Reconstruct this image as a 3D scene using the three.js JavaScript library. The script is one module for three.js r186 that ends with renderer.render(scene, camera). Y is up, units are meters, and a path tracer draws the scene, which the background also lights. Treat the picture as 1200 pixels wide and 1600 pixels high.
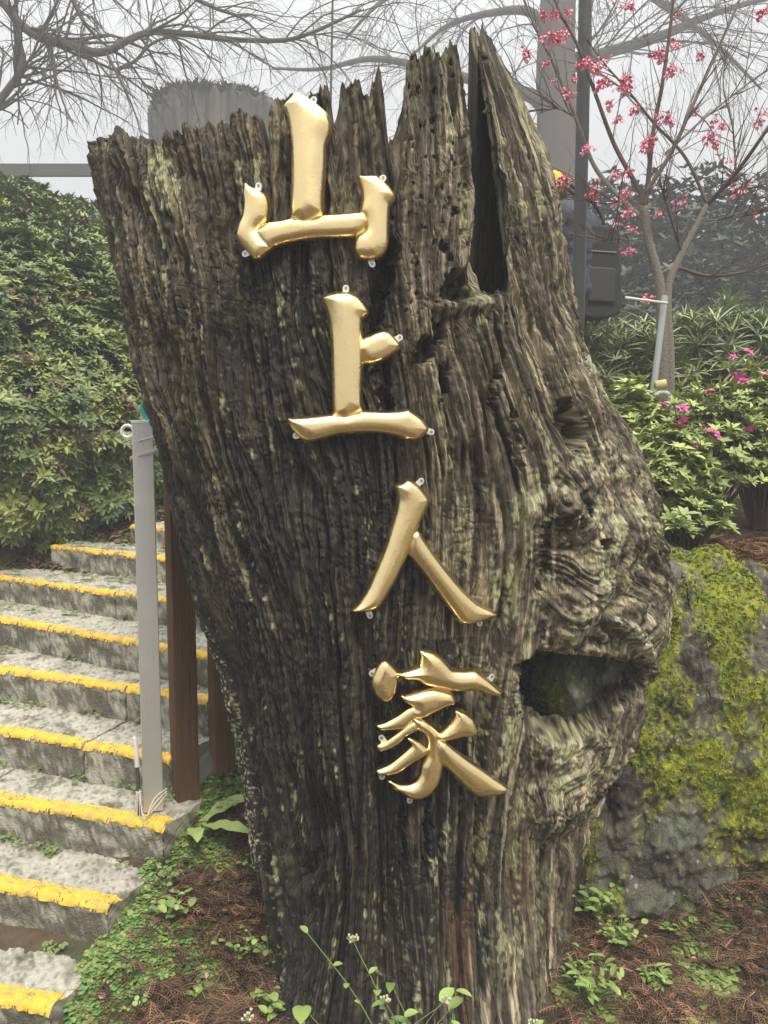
import * as THREE from 'three';
import { createNoise3D } from 'simplex-noise';
import { RoundedBoxGeometry } from 'three/addons/geometries/RoundedBoxGeometry.js';
import { mergeGeometries, mergeVertices } from 'three/addons/utils/BufferGeometryUtils.js';

// ------------------------------------------------------------------ camera, sky, sun, exposure
const scene = new THREE.Scene();
const FOC = 1208, PITCH = THREE.MathUtils.degToRad(5.4), EYE = 1.70;
const camera = new THREE.PerspectiveCamera(2 * Math.atan(800 / FOC) * 180 / Math.PI, 0.75, 0.05, 400);
camera.position.set(0, EYE, 0);
camera.rotation.x = -PITCH;
scene.add(camera);

const renderer = new THREE.WebGLRenderer({ antialias: true });
renderer.toneMapping = THREE.LinearToneMapping;
renderer.toneMappingExposure = 2.7;
renderer.shadowMap.enabled = true;

{ // thin overcast: an even, faintly blue white that grows brighter towards the zenith
  const w = 64, h = 64, d = new Float32Array(w * h * 4);
  for (let j = 0; j < h; j++) for (let i = 0; i < w; i++) {
    const el = ((j + 0.5) / h - 0.5) * Math.PI, s = Math.max(0, Math.sin(el));
    const L = 0.275 + 1.25 * s * s * s, k = (j * w + i) * 4;
    d[k] = L * 0.985; d[k + 1] = L; d[k + 2] = L * (1.03 - 0.05 * s); d[k + 3] = 1;
  }
  const t = new THREE.DataTexture(d, w, h, THREE.RGBAFormat, THREE.FloatType);
  t.mapping = THREE.EquirectangularReflectionMapping; t.magFilter = THREE.LinearFilter; t.minFilter = THREE.LinearFilter;
  t.needsUpdate = true;
  scene.background = t; scene.environment = t;
}
const sun = new THREE.DirectionalLight(0xfff4e0, 1.5);
sun.position.set(1.8, 9, 2.2); sun.castShadow = true; sun.shadow.radius = 30;
sun.shadow.mapSize.set(2048, 2048);
Object.assign(sun.shadow.camera, { left: -9, right: 9, top: 9, bottom: -9, near: 0.5, far: 40 });
scene.add(sun); scene.add(sun.target); sun.target.position.set(0, 0, -3);
scene.fog = new THREE.FogExp2(0xf0f3f8, 0.0118);

// ------------------------------------------------------------------ helpers
function rngOf(a) { return () => { a |= 0; a = a + 0x6D2B79F5 | 0; let t = Math.imul(a ^ a >>> 15, 1 | a); t = t + Math.imul(t ^ t >>> 7, 61 | t) ^ t; return ((t ^ t >>> 14) >>> 0) / 4294967296; }; }
const N3 = createNoise3D(rngOf(7));
const V = (x, y, z) => new THREE.Vector3(x, y, z);
const clamp = (x, a = 0, b = 1) => Math.min(b, Math.max(a, x));
const sst = (a, b, x) => { const t = clamp((x - a) / (b - a)); return t * t * (3 - 2 * t); };
const lerp = (a, b, t) => a + (b - a) * t;
const fbm = (x, y, z, o = 3) => { let s = 0, a = 1, n = 0; for (let i = 0; i < o; i++) { s += a * N3(x, y, z + i * 17.3); n += a; a *= 0.5; x *= 2.03; y *= 2.03; z *= 2.03; } return s / n; };
const CP = Math.cos(PITCH), SP = Math.sin(PITCH);
function ray(px, py) { const a = (px - 600) / FOC, b = -(py - 800) / FOC; return V(a, b * CP - SP, -CP - b * SP); }
// survey of the place: where the sight line to a spot meets a vertical plane at depth z, or a level at height y
function at(px, py, z) { const d = ray(px, py); return V(0, EYE, 0).addScaledVector(d, z / d.z); }
function atY(px, py, y) { const d = ray(px, py); return V(0, EYE, 0).addScaledVector(d, (y - EYE) / d.y); }
function pw(tab, x) { // piecewise linear table
  if (x <= tab[0][0]) return tab[0][1];
  for (let i = 1; i < tab.length; i++) if (x <= tab[i][0]) { const [a, b] = [tab[i - 1], tab[i]]; return lerp(a[1], b[1], (x - a[0]) / (b[0] - a[0])); }
  return tab[tab.length - 1][1];
}
const taken = new Map();
function numbered(n) { const c = taken.get(n) || 0; taken.set(n, c + 1); return c ? `${n}_${String(c).padStart(3, '0')}` : n; }
const shade = o => { o.traverse(c => { if (c.isMesh) { c.castShadow = true; c.receiveShadow = true; } }); return o; };
function tag(o, label, category, group, kind) { if (label) o.userData.label = label; if (category) o.userData.category = category; if (group) o.userData.group = group; if (kind) o.userData.kind = kind; return o; }
function thing(name, label, category, p = V(0, 0, 0), turn = 0, group) {
  const o = new THREE.Group(); o.name = numbered(name); o.position.copy(p); o.rotation.y = turn; scene.add(o); return tag(o, label, category, group);
}
function part(name, geo, mat, parent) { const m = new THREE.Mesh(geo, mat); m.name = name; m.castShadow = m.receiveShadow = true; (parent || scene).add(m); if (!parent) m.name = numbered(name); return m; }
const RGB = (r, g, b) => new THREE.Color().setRGB(r, g, b);
const mat = (r, g, b, o = {}) => new THREE.MeshStandardMaterial({ color: RGB(r, g, b), roughness: 0.85, metalness: 0, side: THREE.DoubleSide, ...o });
const vmat = (o = {}) => mat(1, 1, 1, { vertexColors: true, ...o });

class MB { // collects triangles with vertex colours
  constructor() { this.p = []; this.c = []; this.i = []; }
  v(x, y, z, c) { this.p.push(x, y, z); if (c) this.c.push(c[0], c[1], c[2]); return this.p.length / 3 - 1; }
  t(a, b, c) { this.i.push(a, b, c); }
  tube(pts, rad, sides = 5, col) {
    const n = pts.length, T = V(), U = V(), B = V(); let prev = null, start = this.p.length / 3;
    for (let k = 0; k < n; k++) {
      T.subVectors(pts[Math.min(n - 1, k + 1)], pts[Math.max(0, k - 1)]).normalize();
      if (!prev) { U.set(0.31, 0.2, 0.93); } else U.copy(prev);
      U.addScaledVector(T, -U.dot(T)).normalize(); prev = (prev || V()).copy(U); B.crossVectors(T, U);
      const r = typeof rad === 'function' ? rad(k / (n - 1)) : lerp(rad[0], rad[1], k / (n - 1));
      for (let s = 0; s < sides; s++) { const a = s / sides * 6.28318, ca = Math.cos(a) * r, sa = Math.sin(a) * r; const q = pts[k];
        this.v(q.x + U.x * ca + B.x * sa, q.y + U.y * ca + B.y * sa, q.z + U.z * ca + B.z * sa, col && (typeof col === 'function' ? col(k / (n - 1), s) : col)); }
    }
    for (let k = 0; k < n - 1; k++) for (let s = 0; s < sides; s++) { const a = start + k * sides + s, b = start + k * sides + (s + 1) % sides; this.t(a, b, a + sides); this.t(b, b + sides, a + sides); }
    for (const [k, q] of [[0, pts[0]], [n - 1, pts[n - 1]]]) { const c = this.v(q.x, q.y, q.z, col && (typeof col === 'function' ? col(k ? 1 : 0, 0) : col)); for (let s = 0; s < sides; s++) { const a = start + k * sides + s, b = start + k * sides + (s + 1) % sides; k ? this.t(a, b, c) : this.t(b, a, c); } }
  }
  geo() {
    const g = new THREE.BufferGeometry(); g.setAttribute('position', new THREE.Float32BufferAttribute(this.p, 3));
    if (this.c.length) g.setAttribute('color', new THREE.Float32BufferAttribute(this.c, 3));
    g.setIndex(this.i); g.computeVertexNormals();
    return withUV(g);
  }
}
function withUV(g) { // uv in metres, from x + z and y
  if (g.attributes.uv) return g; const p = g.attributes.position, u = new Float32Array(p.count * 2);
  for (let i = 0; i < p.count; i++) { u[2 * i] = p.getX(i) + p.getZ(i) * 0.6; u[2 * i + 1] = p.getY(i) + p.getZ(i) * 0.8; }
  g.setAttribute('uv', new THREE.BufferAttribute(u, 2)); return g;
}
const spline = (pts, n) => new THREE.CatmullRomCurve3(pts, false, 'centripetal').getPoints(n);
function leafGeo(len, wid, droop = 0.25, fold = 0.25, seg = 3) { // leaf along +z from the origin, y up
  const m = new MB();
  for (let k = 0; k <= seg; k++) { const t = k / seg, w = wid / 2 * Math.pow(Math.sin(Math.PI * (0.1 + 0.9 * t) * 0.97), 0.8) * (k === seg ? 0.04 : 1), y = -droop * len * t * t, z = len * t; m.v(-w, y + w * fold * 2, z); m.v(0, y, z); m.v(w, y + w * fold * 2, z); }
  for (let k = 0; k < seg; k++) { const a = k * 3; for (const q of [0, 1]) { m.t(a + q, a + q + 3, a + q + 1); m.t(a + q + 1, a + q + 3, a + q + 4); } }
  return m.geo();
}
function rosetteGeo(n, len, wid, lift, seed) {
  const r = rngOf(seed), gs = [];
  for (let k = 0; k < n; k++) {
    const g = leafGeo(len * (0.7 + 0.5 * r()), wid * (0.8 + 0.4 * r()), 0.15 + 0.3 * r(), 0.2, 3), inner = k / n;
    g.rotateX(-(lift + 0.7 * inner * r() + 0.15 * (r() - 0.5))); g.rotateY(k * 2.4 + r() * 0.4); gs.push(g);
  }
  return mergeGeometries(gs);
}
function instances(name, geo, material, list, parent, kind = 'stuff') { // list of {p, n?, s, spin, c}
  const im = new THREE.InstancedMesh(geo, material, list.length), q = new THREE.Quaternion(), q2 = new THREE.Quaternion(), M = new THREE.Matrix4(), up = V(0, 1, 0);
  list.forEach((e, i) => { q.setFromUnitVectors(up, e.n || up); q2.setFromAxisAngle(up, e.spin || 0); q.multiply(q2); M.compose(e.p, q, typeof e.s === 'number' ? V(e.s, e.s, e.s) : e.s); im.setMatrixAt(i, M); if (e.c) im.setColorAt(i, e.c); });
  im.name = parent ? name : numbered(name); im.castShadow = im.receiveShadow = true; im.userData.kind = kind; (parent || scene).add(im); return im;
}
function noiseTex(size, fn, srgb = false) {
  const d = new Uint8Array(size * size * 4);
  for (let j = 0; j < size; j++) for (let i = 0; i < size; i++) { const c = fn(i / size, j / size), k = (j * size + i) * 4; d[k] = clamp(c[0]) * 255; d[k + 1] = clamp(c[1]) * 255; d[k + 2] = clamp(c[2]) * 255; d[k + 3] = 255; }
  const t = new THREE.DataTexture(d, size, size); t.wrapS = t.wrapT = THREE.RepeatWrapping; t.magFilter = THREE.LinearFilter; t.minFilter = THREE.LinearMipmapLinearFilter; t.generateMipmaps = true; if (srgb) t.colorSpace = THREE.SRGBColorSpace; t.needsUpdate = true; return t;
}
// noise that tiles over the unit square
const tile = (u, v, f, z = 0) => { const a = u * 6.28318, b = v * 6.28318, r = f / 6.28318; return 0.5 * (N3(Math.cos(a) * r + z, Math.sin(a) * r, Math.cos(b) * r) + N3(Math.sin(b) * r + 40 + z, Math.cos(a) * r - Math.sin(b) * r, Math.sin(a) * r + 9)); };
const grainBump = noiseTex(256, (u, v) => { const g = 0.5 + 0.3 * tile(u, v, 14) + 0.25 * tile(u, v, 40, 3) + 0.2 * tile(u, v, 90, 5); return [g, g, g]; });
grainBump.repeat.set(4, 4);
function surfaceNets(f, lo, hi, cell) {
  const nx = Math.ceil((hi[0] - lo[0]) / cell) + 1, ny = Math.ceil((hi[1] - lo[1]) / cell) + 1, nz = Math.ceil((hi[2] - lo[2]) / cell) + 1;
  const D = new Float32Array(nx * ny * nz), id = (i, j, k) => (k * ny + j) * nx + i, m = new MB(), vi = new Int32Array(D.length).fill(-1);
  for (let k = 0; k < nz; k++) for (let j = 0; j < ny; j++) for (let i = 0; i < nx; i++) D[id(i, j, k)] = f(lo[0] + i * cell, lo[1] + j * cell, lo[2] + k * cell);
  for (let k = 0; k < nz - 1; k++) for (let j = 0; j < ny - 1; j++) for (let i = 0; i < nx - 1; i++) {
    let c = 0, sx = 0, sy = 0, sz = 0;
    const e = (a, b) => { const [ai, aj, ak] = a, [bi, bj, bk] = b, da = D[id(i + ai, j + aj, k + ak)], db = D[id(i + bi, j + bj, k + bk)]; if ((da < 0) === (db < 0)) return; const t = da / (da - db); sx += lerp(ai, bi, t); sy += lerp(aj, bj, t); sz += lerp(ak, bk, t); c++; };
    for (const u of [0, 1]) for (const w of [0, 1]) { e([0, u, w], [1, u, w]); e([u, 0, w], [u, 1, w]); e([u, w, 0], [u, w, 1]); }
    if (c) vi[id(i, j, k)] = m.v(lo[0] + (i + sx / c) * cell, lo[1] + (j + sy / c) * cell, lo[2] + (k + sz / c) * cell);
  }
  const quad = (a, b, c, d, flip) => { if (Math.min(a, b, c, d) < 0) return; if (flip) { m.t(a, c, b); m.t(a, d, c); } else { m.t(a, b, c); m.t(a, c, d); } };
  for (let k = 1; k < nz - 1; k++) for (let j = 1; j < ny - 1; j++) for (let i = 1; i < nx - 1; i++) {
    const s = D[id(i, j, k)] < 0;
    if (s !== D[id(i + 1, j, k)] < 0) quad(vi[id(i, j - 1, k - 1)], vi[id(i, j, k - 1)], vi[id(i, j, k)], vi[id(i, j - 1, k)], !s);
    if (s !== D[id(i, j + 1, k)] < 0) quad(vi[id(i - 1, j, k - 1)], vi[id(i - 1, j, k)], vi[id(i, j, k)], vi[id(i, j, k - 1)], !s);
    if (s !== D[id(i, j, k + 1)] < 0) quad(vi[id(i - 1, j - 1, k)], vi[id(i, j - 1, k)], vi[id(i, j, k)], vi[id(i - 1, j, k)], !s);
  }
  return m.geo();
}

// ------------------------------------------------------------------ the lie of the land
const stepH = [0, 0.16, 0.32, 0.48, 0.63, 0.78, 0.92, 1.06, 1.18, 1.30, 1.42, 1.54, 1.66];
const climb = (x, z) => x * 0.342 - z * 0.94;
function hedgeDist(x, z) { return (x + 2.3) * -0.757 + (z + 4.35) * -0.65; }
const stairEdgeX = z => -0.98 + (-z - 2.17) * 0.425;        // right-hand ends of the steps
function groundY(x, z) {
  const u = climb(x, z);
  let L = clamp((u - 1.70 - 0.95 * clamp(x - stairEdgeX(z), 0, 0.62)) * 0.52, -0.02, 1.70) - 0.09;
  const back = -z, rise = -0.10 + 0.27 * clamp(back - 1.9, 0, 1.1);
  let R = rise + 1.02 * sst(2.95, 3.5, back + 0.12 * (x - 1.1)) + 0.26 * clamp(back - 3.4, 0, 2.0);
  R += 0.42 * sst(2.25, 2.95, back) * sst(0.85, 1.3, x) * (1 - 0.9 * sst(2.95, 3.5, back)); R = R - 0.07;
  const w = sst(0.05, 0.75, x);
  let y = lerp(L, R, w);
  y += 2.3 * (1 - Math.exp(-Math.max(0, hedgeDist(x, z) - 0.1) * 0.42));
  y += 0.20 * clamp(back - 6.5, 0, 16) * sst(-1.2, 0.6, x);
  if (back < 2) y = lerp(y, -0.12, sst(2, 0.6, back));
  y += 0.025 * fbm(x * 1.7, z * 1.7, 3) + 0.008 * fbm(x * 9, z * 9, 5);
  return y;
}
// where moss grows (0..1), where brown needles lie (0..1): patches with their own outline
function mossAt(x, z) {
  const e = x - stairEdgeX(z), nn = fbm(x * 3.2, z * 3.2, 11, 4);
  let m = -0.15;
  if (x < 0.1) m = e < 0 ? 0.35 : 0.66 - e * 1.5; else m = 0.12;
  return clamp(0.5 + (m + nn * 0.75 - 0.25) * 2.2);
}
{
  const m = new MB(), NX = 330, NZ = 330, warp = t => { const s = Math.sinh(t * 4.6) / Math.sinh(4.6); return s; };
  for (let j = 0; j <= NZ; j++) for (let i = 0; i <= NX; i++) {
    const x = 34 * warp(i / NX * 2 - 1) + 0.1, z = -2.7 + 34 * warp(j / NZ * 2 - 1), y = groundY(x, z);
    const a = fbm(x * 6, z * 6, 1, 3), b = fbm(x * 25, z * 25, 2, 2), mo = mossAt(x, z) * sst(-0.3, 0.25, a + 0.3 * b + 0.2), pth = sst(0.1, 0.3, fbm(x * 0.9 + 3, z * 0.9, 8) + (x > 1.15 && z > -2.9 ? 0.25 : -0.6));
    let c = [0.082 + 0.025 * a + 0.03 * b, 0.055 + 0.016 * a + 0.022 * b, 0.035 + 0.013 * b];
    c = [lerp(c[0], 0.045 + 0.02 * b, mo * 0.8), lerp(c[1], 0.085 + 0.03 * b, mo * 0.8), lerp(c[2], 0.02, mo * 0.8)];
    c = [lerp(c[0], 0.19 + 0.05 * b, pth), lerp(c[1], 0.165 + 0.05 * b, pth), lerp(c[2], 0.12 + 0.04 * b, pth)];
    m.v(x, y, z, c.map(k => Math.max(0.008, k)));
  }
  for (let j = 0; j < NZ; j++) for (let i = 0; i < NX; i++) { const a = j * (NX + 1) + i, b = a + 1, c = a + NX + 1, d = c + 1; m.t(a, c, b); m.t(b, c, d); }
  const gg = m.geo(); { const p = gg.attributes.position, u = gg.attributes.uv; for (let i = 0; i < p.count; i++) u.setXY(i, p.getX(i), p.getZ(i)); }
  const g = part('ground', gg, vmat({ roughness: 0.95, bumpMap: grainBump, bumpScale: 0.01 }));
  tag(g, 'brown soil slope with moss and fallen needles', 'ground', null, 'structure');
}
console.log('ground done');

// ------------------------------------------------------------------ stone stairs
{
  const stairs = thing('stone_stairs', 'rough grey stone stairs with yellow painted step edges climbing behind the stump', 'stairs');
  const edge = [[0, 1560, 90, 1575], [0, 1385, 180, 1420], [0, 1250, 265, 1292], [0, 1140, 265, 1185], [0, 1045, 220, 1078], [0, 965, 215, 1003], [0, 900, 220, 930], [45, 848, 215, 866], [160, 815, 255, 825]];
  const stoneM = vmat({ roughness: 0.9, bumpMap: grainBump, bumpScale: 0.008 }), paintM = vmat({ roughness: 0.7, bumpMap: grainBump, bumpScale: 0.006 });
  const joints = [[-1.75], [-1.9], [-1.62], [-1.21], [-1.12, -2.1], [-1.65], [-1.38], [-1.3], [-1.0], [-0.6], [-0.2], [0.2], [0.5]];
  let lastA, lastB;
  for (let k = 0; k < 13; k++) {
    const h = stepH[k]; let A, B;
    if (k < 9) { A = atY(edge[k][0], edge[k][1], h); B = atY(edge[k][2], edge[k][3], h); lastA = A; lastB = B; }
    else { A = lastA.clone().add(V(0.12, 0, -0.28).multiplyScalar(k - 8)); B = lastB.clone().add(V(0.12, 0, -0.28).multiplyScalar(k - 8)); }
    const dir = B.clone().sub(A).setY(0).normalize();
    const xr = k === 0 ? -0.975 : k === 1 ? -0.885 : k === 2 ? -0.765 : k === 3 ? -0.80 : k === 4 ? -0.70 : k === 5 ? -0.64 : -0.98 + k * 0.112 - 0.08;
    const xl = k < 6 ? -2.9 - k * 0.1 : k === 6 ? -2.5 : k === 7 ? -2.02 : -1.55 + (k - 8) * 0.2;
    const R = A.clone().addScaledVector(dir, (xr - A.x) / dir.x), Lp = A.clone().addScaledVector(dir, (xl - A.x) / dir.x), len = R.distanceTo(Lp);
    const depth = k === 12 ? 2.2 : 0.42, thick = 0.19, bk = V(dir.z, 0, -dir.x); if (bk.z > 0) bk.negate();
    const cuts = [0, ...joints[k].filter(x => x > xl + 0.2 && x < xr - 0.15).map(x => (x - xl) / dir.x), len].sort((a, b) => a - b);
    for (let q = 0; q + 1 < cuts.length; q++) {
      const u0 = cuts[q] + (q ? 0.006 : 0), u1 = cuts[q + 1] - (q + 2 < cuts.length ? 0.006 : 0), nu = Math.max(6, Math.round((u1 - u0) / 0.012)), dz = (N3(k * 3.3, q * 5.1, 1)) * 0.006;
      const lastSlab = q + 2 === cuts.length;
      // cross-section: bottom of the riser, front edge (rounded), tread to the back
      const prof = []; for (let i = 0; i <= 8; i++) prof.push([0, -thick + (thick - 0.018) * i / 8]); prof.push([0.004, -0.008], [0.012, -0.002]); const nd = 28; for (let i = 0; i <= nd; i++) prof.push([0.022 + (depth - 0.022) * i / nd, 0]); prof.push([depth, -thick]);
      const P = (u, d, y) => { // rough hammered stone
        const o = Lp.clone().addScaledVector(dir, u).addScaledVector(bk, d), e = lastSlab ? sst(0.05, 0, u1 - u) : 0;
        const top = y > -0.03, n = 0.005 * fbm(o.x * 6, o.z * 6, k * 2 + 1, 2) + 0.0055 * fbm(o.x * 30, o.z * 30, k + 4, 2), chip = 0.007 * fbm(u * 4, k * 9.7, 2, 2) + 0.003 * N3(u * 30, y * 30, k);
        o.y = h + y + dz + (top ? n * sst(0, 0.03, d + 0.012) - 0.006 * e : n * 0.2);
        if (d < 0.03) o.addScaledVector(bk, -chip * (d < 0.01 ? 1 : 0.6) + (y < -0.02 ? 0.008 * fbm(u * 16, y * 16, k + 30, 3) : 0));
        if (lastSlab) { const ch = 0.03 * sst(0.12, 0, d) * sst(0.03, 0, u1 - u) ; o.addScaledVector(dir, -ch + (u1 - u < 0.001 ? 0.012 * fbm(d * 12, y * 12, k + 3, 2) : 0)); }
        return o;
      };
      const m = new MB(), np = prof.length;
      for (let i = 0; i <= nu; i++) for (const [d, y] of prof) {
        const o = P(lerp(u0, u1, i / nu), d, y), s1 = fbm(o.x * 40, o.y * 40, o.z * 40, 2), s2 = fbm(o.x * 5, o.y * 7, o.z * 5, 3), s3 = N3(o.x * 90, o.y * 90, o.z * 90);
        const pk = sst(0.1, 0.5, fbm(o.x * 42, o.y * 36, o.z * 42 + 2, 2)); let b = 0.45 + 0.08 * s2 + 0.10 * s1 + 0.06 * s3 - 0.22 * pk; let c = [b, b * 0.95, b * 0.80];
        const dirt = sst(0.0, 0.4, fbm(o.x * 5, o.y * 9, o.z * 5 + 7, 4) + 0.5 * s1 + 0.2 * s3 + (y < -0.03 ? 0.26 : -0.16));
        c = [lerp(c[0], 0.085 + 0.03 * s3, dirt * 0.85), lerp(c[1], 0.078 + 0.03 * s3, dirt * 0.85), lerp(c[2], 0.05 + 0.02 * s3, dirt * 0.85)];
        const gm = sst(0.25, 0.5, fbm(o.x * 9 + 5, o.y * 9, o.z * 9, 3)) * 0.5; c = [lerp(c[0], 0.09, gm), lerp(c[1], 0.11, gm), lerp(c[2], 0.04, gm)];
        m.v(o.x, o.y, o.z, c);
      }
      for (let i = 0; i < nu; i++) for (let j = 0; j < np - 1; j++) { const a = i * np + j, b = a + np; m.t(a, b, a + 1); m.t(b, b + 1, a + 1); }
      for (const i of [0, nu]) { const a0 = i * np, n0 = m.p.length / 3; for (let j = 0; j < np; j++) m.v(m.p[(a0 + j) * 3], m.p[(a0 + j) * 3 + 1], m.p[(a0 + j) * 3 + 2], m.c.slice((a0 + j) * 3, (a0 + j) * 3 + 3)); const bot = m.v(...Lp.clone().addScaledVector(dir, i ? u1 : u0).addScaledVector(bk, depth * 0.5).setY(h - thick).toArray(), [0.2, 0.19, 0.16]); for (let j = 0; j < np - 1; j++) m.t(n0 + j, n0 + j + 1, bot); }
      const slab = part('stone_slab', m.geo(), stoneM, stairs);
      // worn yellow paint along the nosing
      const pm = new MB(), ns = Math.round((u1 - u0) / 0.004), sect = [[-0.004, -0.022], [-0.003, -0.013], [0.003, -0.004], [0.010, 0.001]], bw = k < 3 ? 0.062 : k < 5 ? 0.05 : 0.036; for (let d = 0.014; d < bw; d += 0.004) sect.push([d, 0.002]);
      for (let i = 0; i <= ns; i++) for (const [d, y] of sect) { const u = lerp(u0, u1, i / ns), o = P(u, Math.max(0, d), Math.min(0, y)); o.addScaledVector(bk, Math.min(0, d) - (y < 0 ? 0.0015 : 0)); o.y += Math.max(0, y); const s = fbm(o.x * 60, o.z * 60, 3, 2), dd = sst(-0.1, 0.6, fbm(o.x * 14, o.z * 14, 9, 3)); pm.v(o.x, o.y, o.z, [lerp(0.70 + 0.10 * s, 0.40, dd * 0.7), lerp(0.45 + 0.07 * s, 0.29, dd * 0.7), 0.05 + 0.05 * dd]); }
      const ncs = sect.length, wear = k > 5 ? 0.10 : 0;
      for (let i = 0; i < ns; i++) for (let j = 0; j < ncs - 1; j++) {
        const u = lerp(u0, u1, i / ns), fr = sect[j][0] / bw, w = 0.45 * fbm(u * 9 + k * 7, fr * 1.2, 5, 2) + 0.34 * N3(u * 60, j * 0.55, k) + 0.30 * N3(u * 200, j * 1.2, k), lim = (j < 1 ? 0.2 : fr > 0.85 ? 0.40 - (fr - 0.85) * 3 : 0.44) - wear;
        if (w > lim) continue; const a = i * ncs + j, b = a + ncs; pm.t(a, b, a + 1); pm.t(b, b + 1, a + 1);
      }
      part('yellow_edge_paint', pm.geo(), paintM, slab);
    }
  }
}
console.log('stairs done');
// ------------------------------------------------------------------ the weathered giant stump
const stumpLocal = { verts: [] };                // front surface samples, used to hang the letters on it
{
  const root = thing('giant_tree_stump', 'towering weathered grey brown tree stump with ragged top carrying four gold characters', 'tree stump', V(0.1, -0.1, -2.6));
  const zSil = -2.62;
  const colS = [0, 0.35, 0.65, 0.85, 1];
  const colT = [
    [[-60, 112], [100, 126], [220, 139], [330, 155], [450, 183], [560, 208], [620, 224], [700, 255], [800, 290], [870, 306], [950, 325], [1040, 362], [1100, 374], [1180, 392], [1280, 402], [1350, 406], [1420, 425], [1500, 442], [1600, 436], [1780, 400]],
    [[-60, 335], [200, 360], [400, 385], [600, 420], [800, 455], [1000, 500], [1200, 517], [1330, 528], [1420, 524], [1500, 513], [1600, 492], [1780, 440]],
    [[-60, 596], [100, 610], [400, 615], [600, 640], [700, 650], [900, 660], [1100, 660], [1300, 652], [1600, 655], [1780, 660]],
    [[-60, 718], [75, 732], [200, 753], [300, 762], [420, 764], [520, 772], [600, 800], [700, 828], [800, 838], [900, 832], [1000, 816], [1100, 806], [1200, 800], [1300, 792], [1400, 790], [1600, 802], [1780, 815]],
    [[-60, 735], [50, 766], [90, 781], [130, 801], [180, 822], [215, 836], [260, 850], [330, 868], [400, 885], [480, 904], [560, 922], [620, 950], [660, 976], [700, 999], [760, 1019], [800, 1031], [870, 1040], [920, 1048], [980, 1046], [1020, 1030], [1060, 1014], [1120, 1001], [1170, 985], [1220, 958], [1280, 925], [1330, 905], [1400, 893], [1500, 893], [1600, 898], [1780, 925]]];
  const NY = 920, YB = 1780, YT = -60, tab = colT.map(t => { // smoothed tables
    const a = new Float32Array(NY + 1); for (let i = 0; i <= NY; i++) { let s = 0; for (let k = -4; k <= 4; k++) s += pw(t, lerp(YT, YB, i / NY) + k * 4); a[i] = s / 9; } return a; });
  const colX = (c, y) => { const f = clamp((y - YT) / (YB - YT)) * NY, i = Math.min(NY - 1, f | 0); return lerp(tab[c][i], tab[c][i + 1], f - i); };
  function X(s, y) { // monotone-ish cubic across the five grain lines
    let k = 0; while (k < 3 && s > colS[k + 1]) k++;
    const x0 = colX(k, y), x1 = colX(k + 1, y), d = colS[k + 1] - colS[k], t = (s - colS[k]) / d, sl = q => q <= 0 ? (colX(1, y) - colX(0, y)) / colS[1] : q >= 4 ? (colX(4, y) - colX(3, y)) / (colS[4] - colS[3]) : (colX(q + 1, y) - colX(q - 1, y)) / (colS[q + 1] - colS[q - 1]);
    const m0 = sl(k) * d, m1 = sl(k + 1) * d, t2 = t * t, t3 = t2 * t;
    return (2 * t3 - 3 * t2 + 1) * x0 + (t3 - 2 * t2 + t) * m0 + (-2 * t3 + 3 * t2) * x1 + (t3 - t2) * m1;
  }
  const invS = (x, y) => { let a = 0, b = 1; for (let i = 0; i < 40; i++) { const m = (a + b) / 2; X(m, y) < x ? a = m : b = m; } return (a + b) / 2; };
  const rimPx = [[139, 232], [146, 219], [170, 213], [186, 205], [203, 216], [222, 212], [236, 222], [250, 217], [268, 211], [285, 210], [293, 195], [318, 189], [334, 192], [345, 174], [357, 165], [382, 164], [402, 168], [407, 190], [411, 226], [417, 224], [421, 180], [425, 160], [440, 155], [468, 150], [490, 138], [512, 136], [518, 160], [521, 200], [527, 196], [531, 138], [545, 123], [560, 124], [572, 142], [577, 150], [582, 124], [591, 110], [599, 116], [604, 165], [606, 222], [613, 220], [619, 168], [629, 140], [632, 104], [640, 90], [662, 79], [690, 76], [706, 70], [713, 67], [716, 76]];
  const rim = rimPx.map(([x, y]) => [invS(x, y), y]).sort((a, b) => a[0] - b[0]);
  const sc = rim[rim.length - 1][0];
  const sR = invS(743, 72);
  for (const [x, y] of [[743, 74], [745, 52], [751, 46], [759, 49], [765, 62], [772, 76]]) rim.push([Math.min(0.985, invS(x, y)), y]);
  rim.sort((a, b) => a[0] - b[0]); rim.push([1, 92]);
  const NF = 720, NB = 200, NR = 960, R1 = 690, YM = 520;
  const rearRim = [[0, 232], [0.05, 230], [0.1, 262], [0.3, 250], [0.5, 285], [0.7, 262], [0.82, 300], [0.9, 262], [0.965, 230], [0.985, 150], [1, 92]];
  const cols = [];
  for (let j = 0; j < NF; j++) { const th = Math.PI * j / NF, s = (1 - Math.cos(th)) / 2; cols.push({ s, sn: Math.sin(th), front: true, a: th / Math.PI * 1.9, rim: pw(rim, s) + (11 * N3(s * 45, 1, 4) + 5 * N3(s * 130, 2, 4) + 2.5 * N3(s * 420, 3, 4)) }); }
  for (let j = 0; j < NB; j++) { const t0 = j / NB, th = Math.PI * (t0 - Math.sin(t0 * 2 * Math.PI) / (2 * Math.PI) * 0.8), s = (1 + Math.cos(th)) / 2; cols.push({ s, sn: Math.sin(th), front: false, a: th < Math.PI / 2 ? 1.9 + th / Math.PI * 1.7 : -(1 - th / Math.PI) * 1.7, rim: pw(rearRim, s) + 14 * N3(s * 30, 8, 4) + 8 * N3(s * 90, 2, 9) }); }
  const NC = cols.length;
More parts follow.
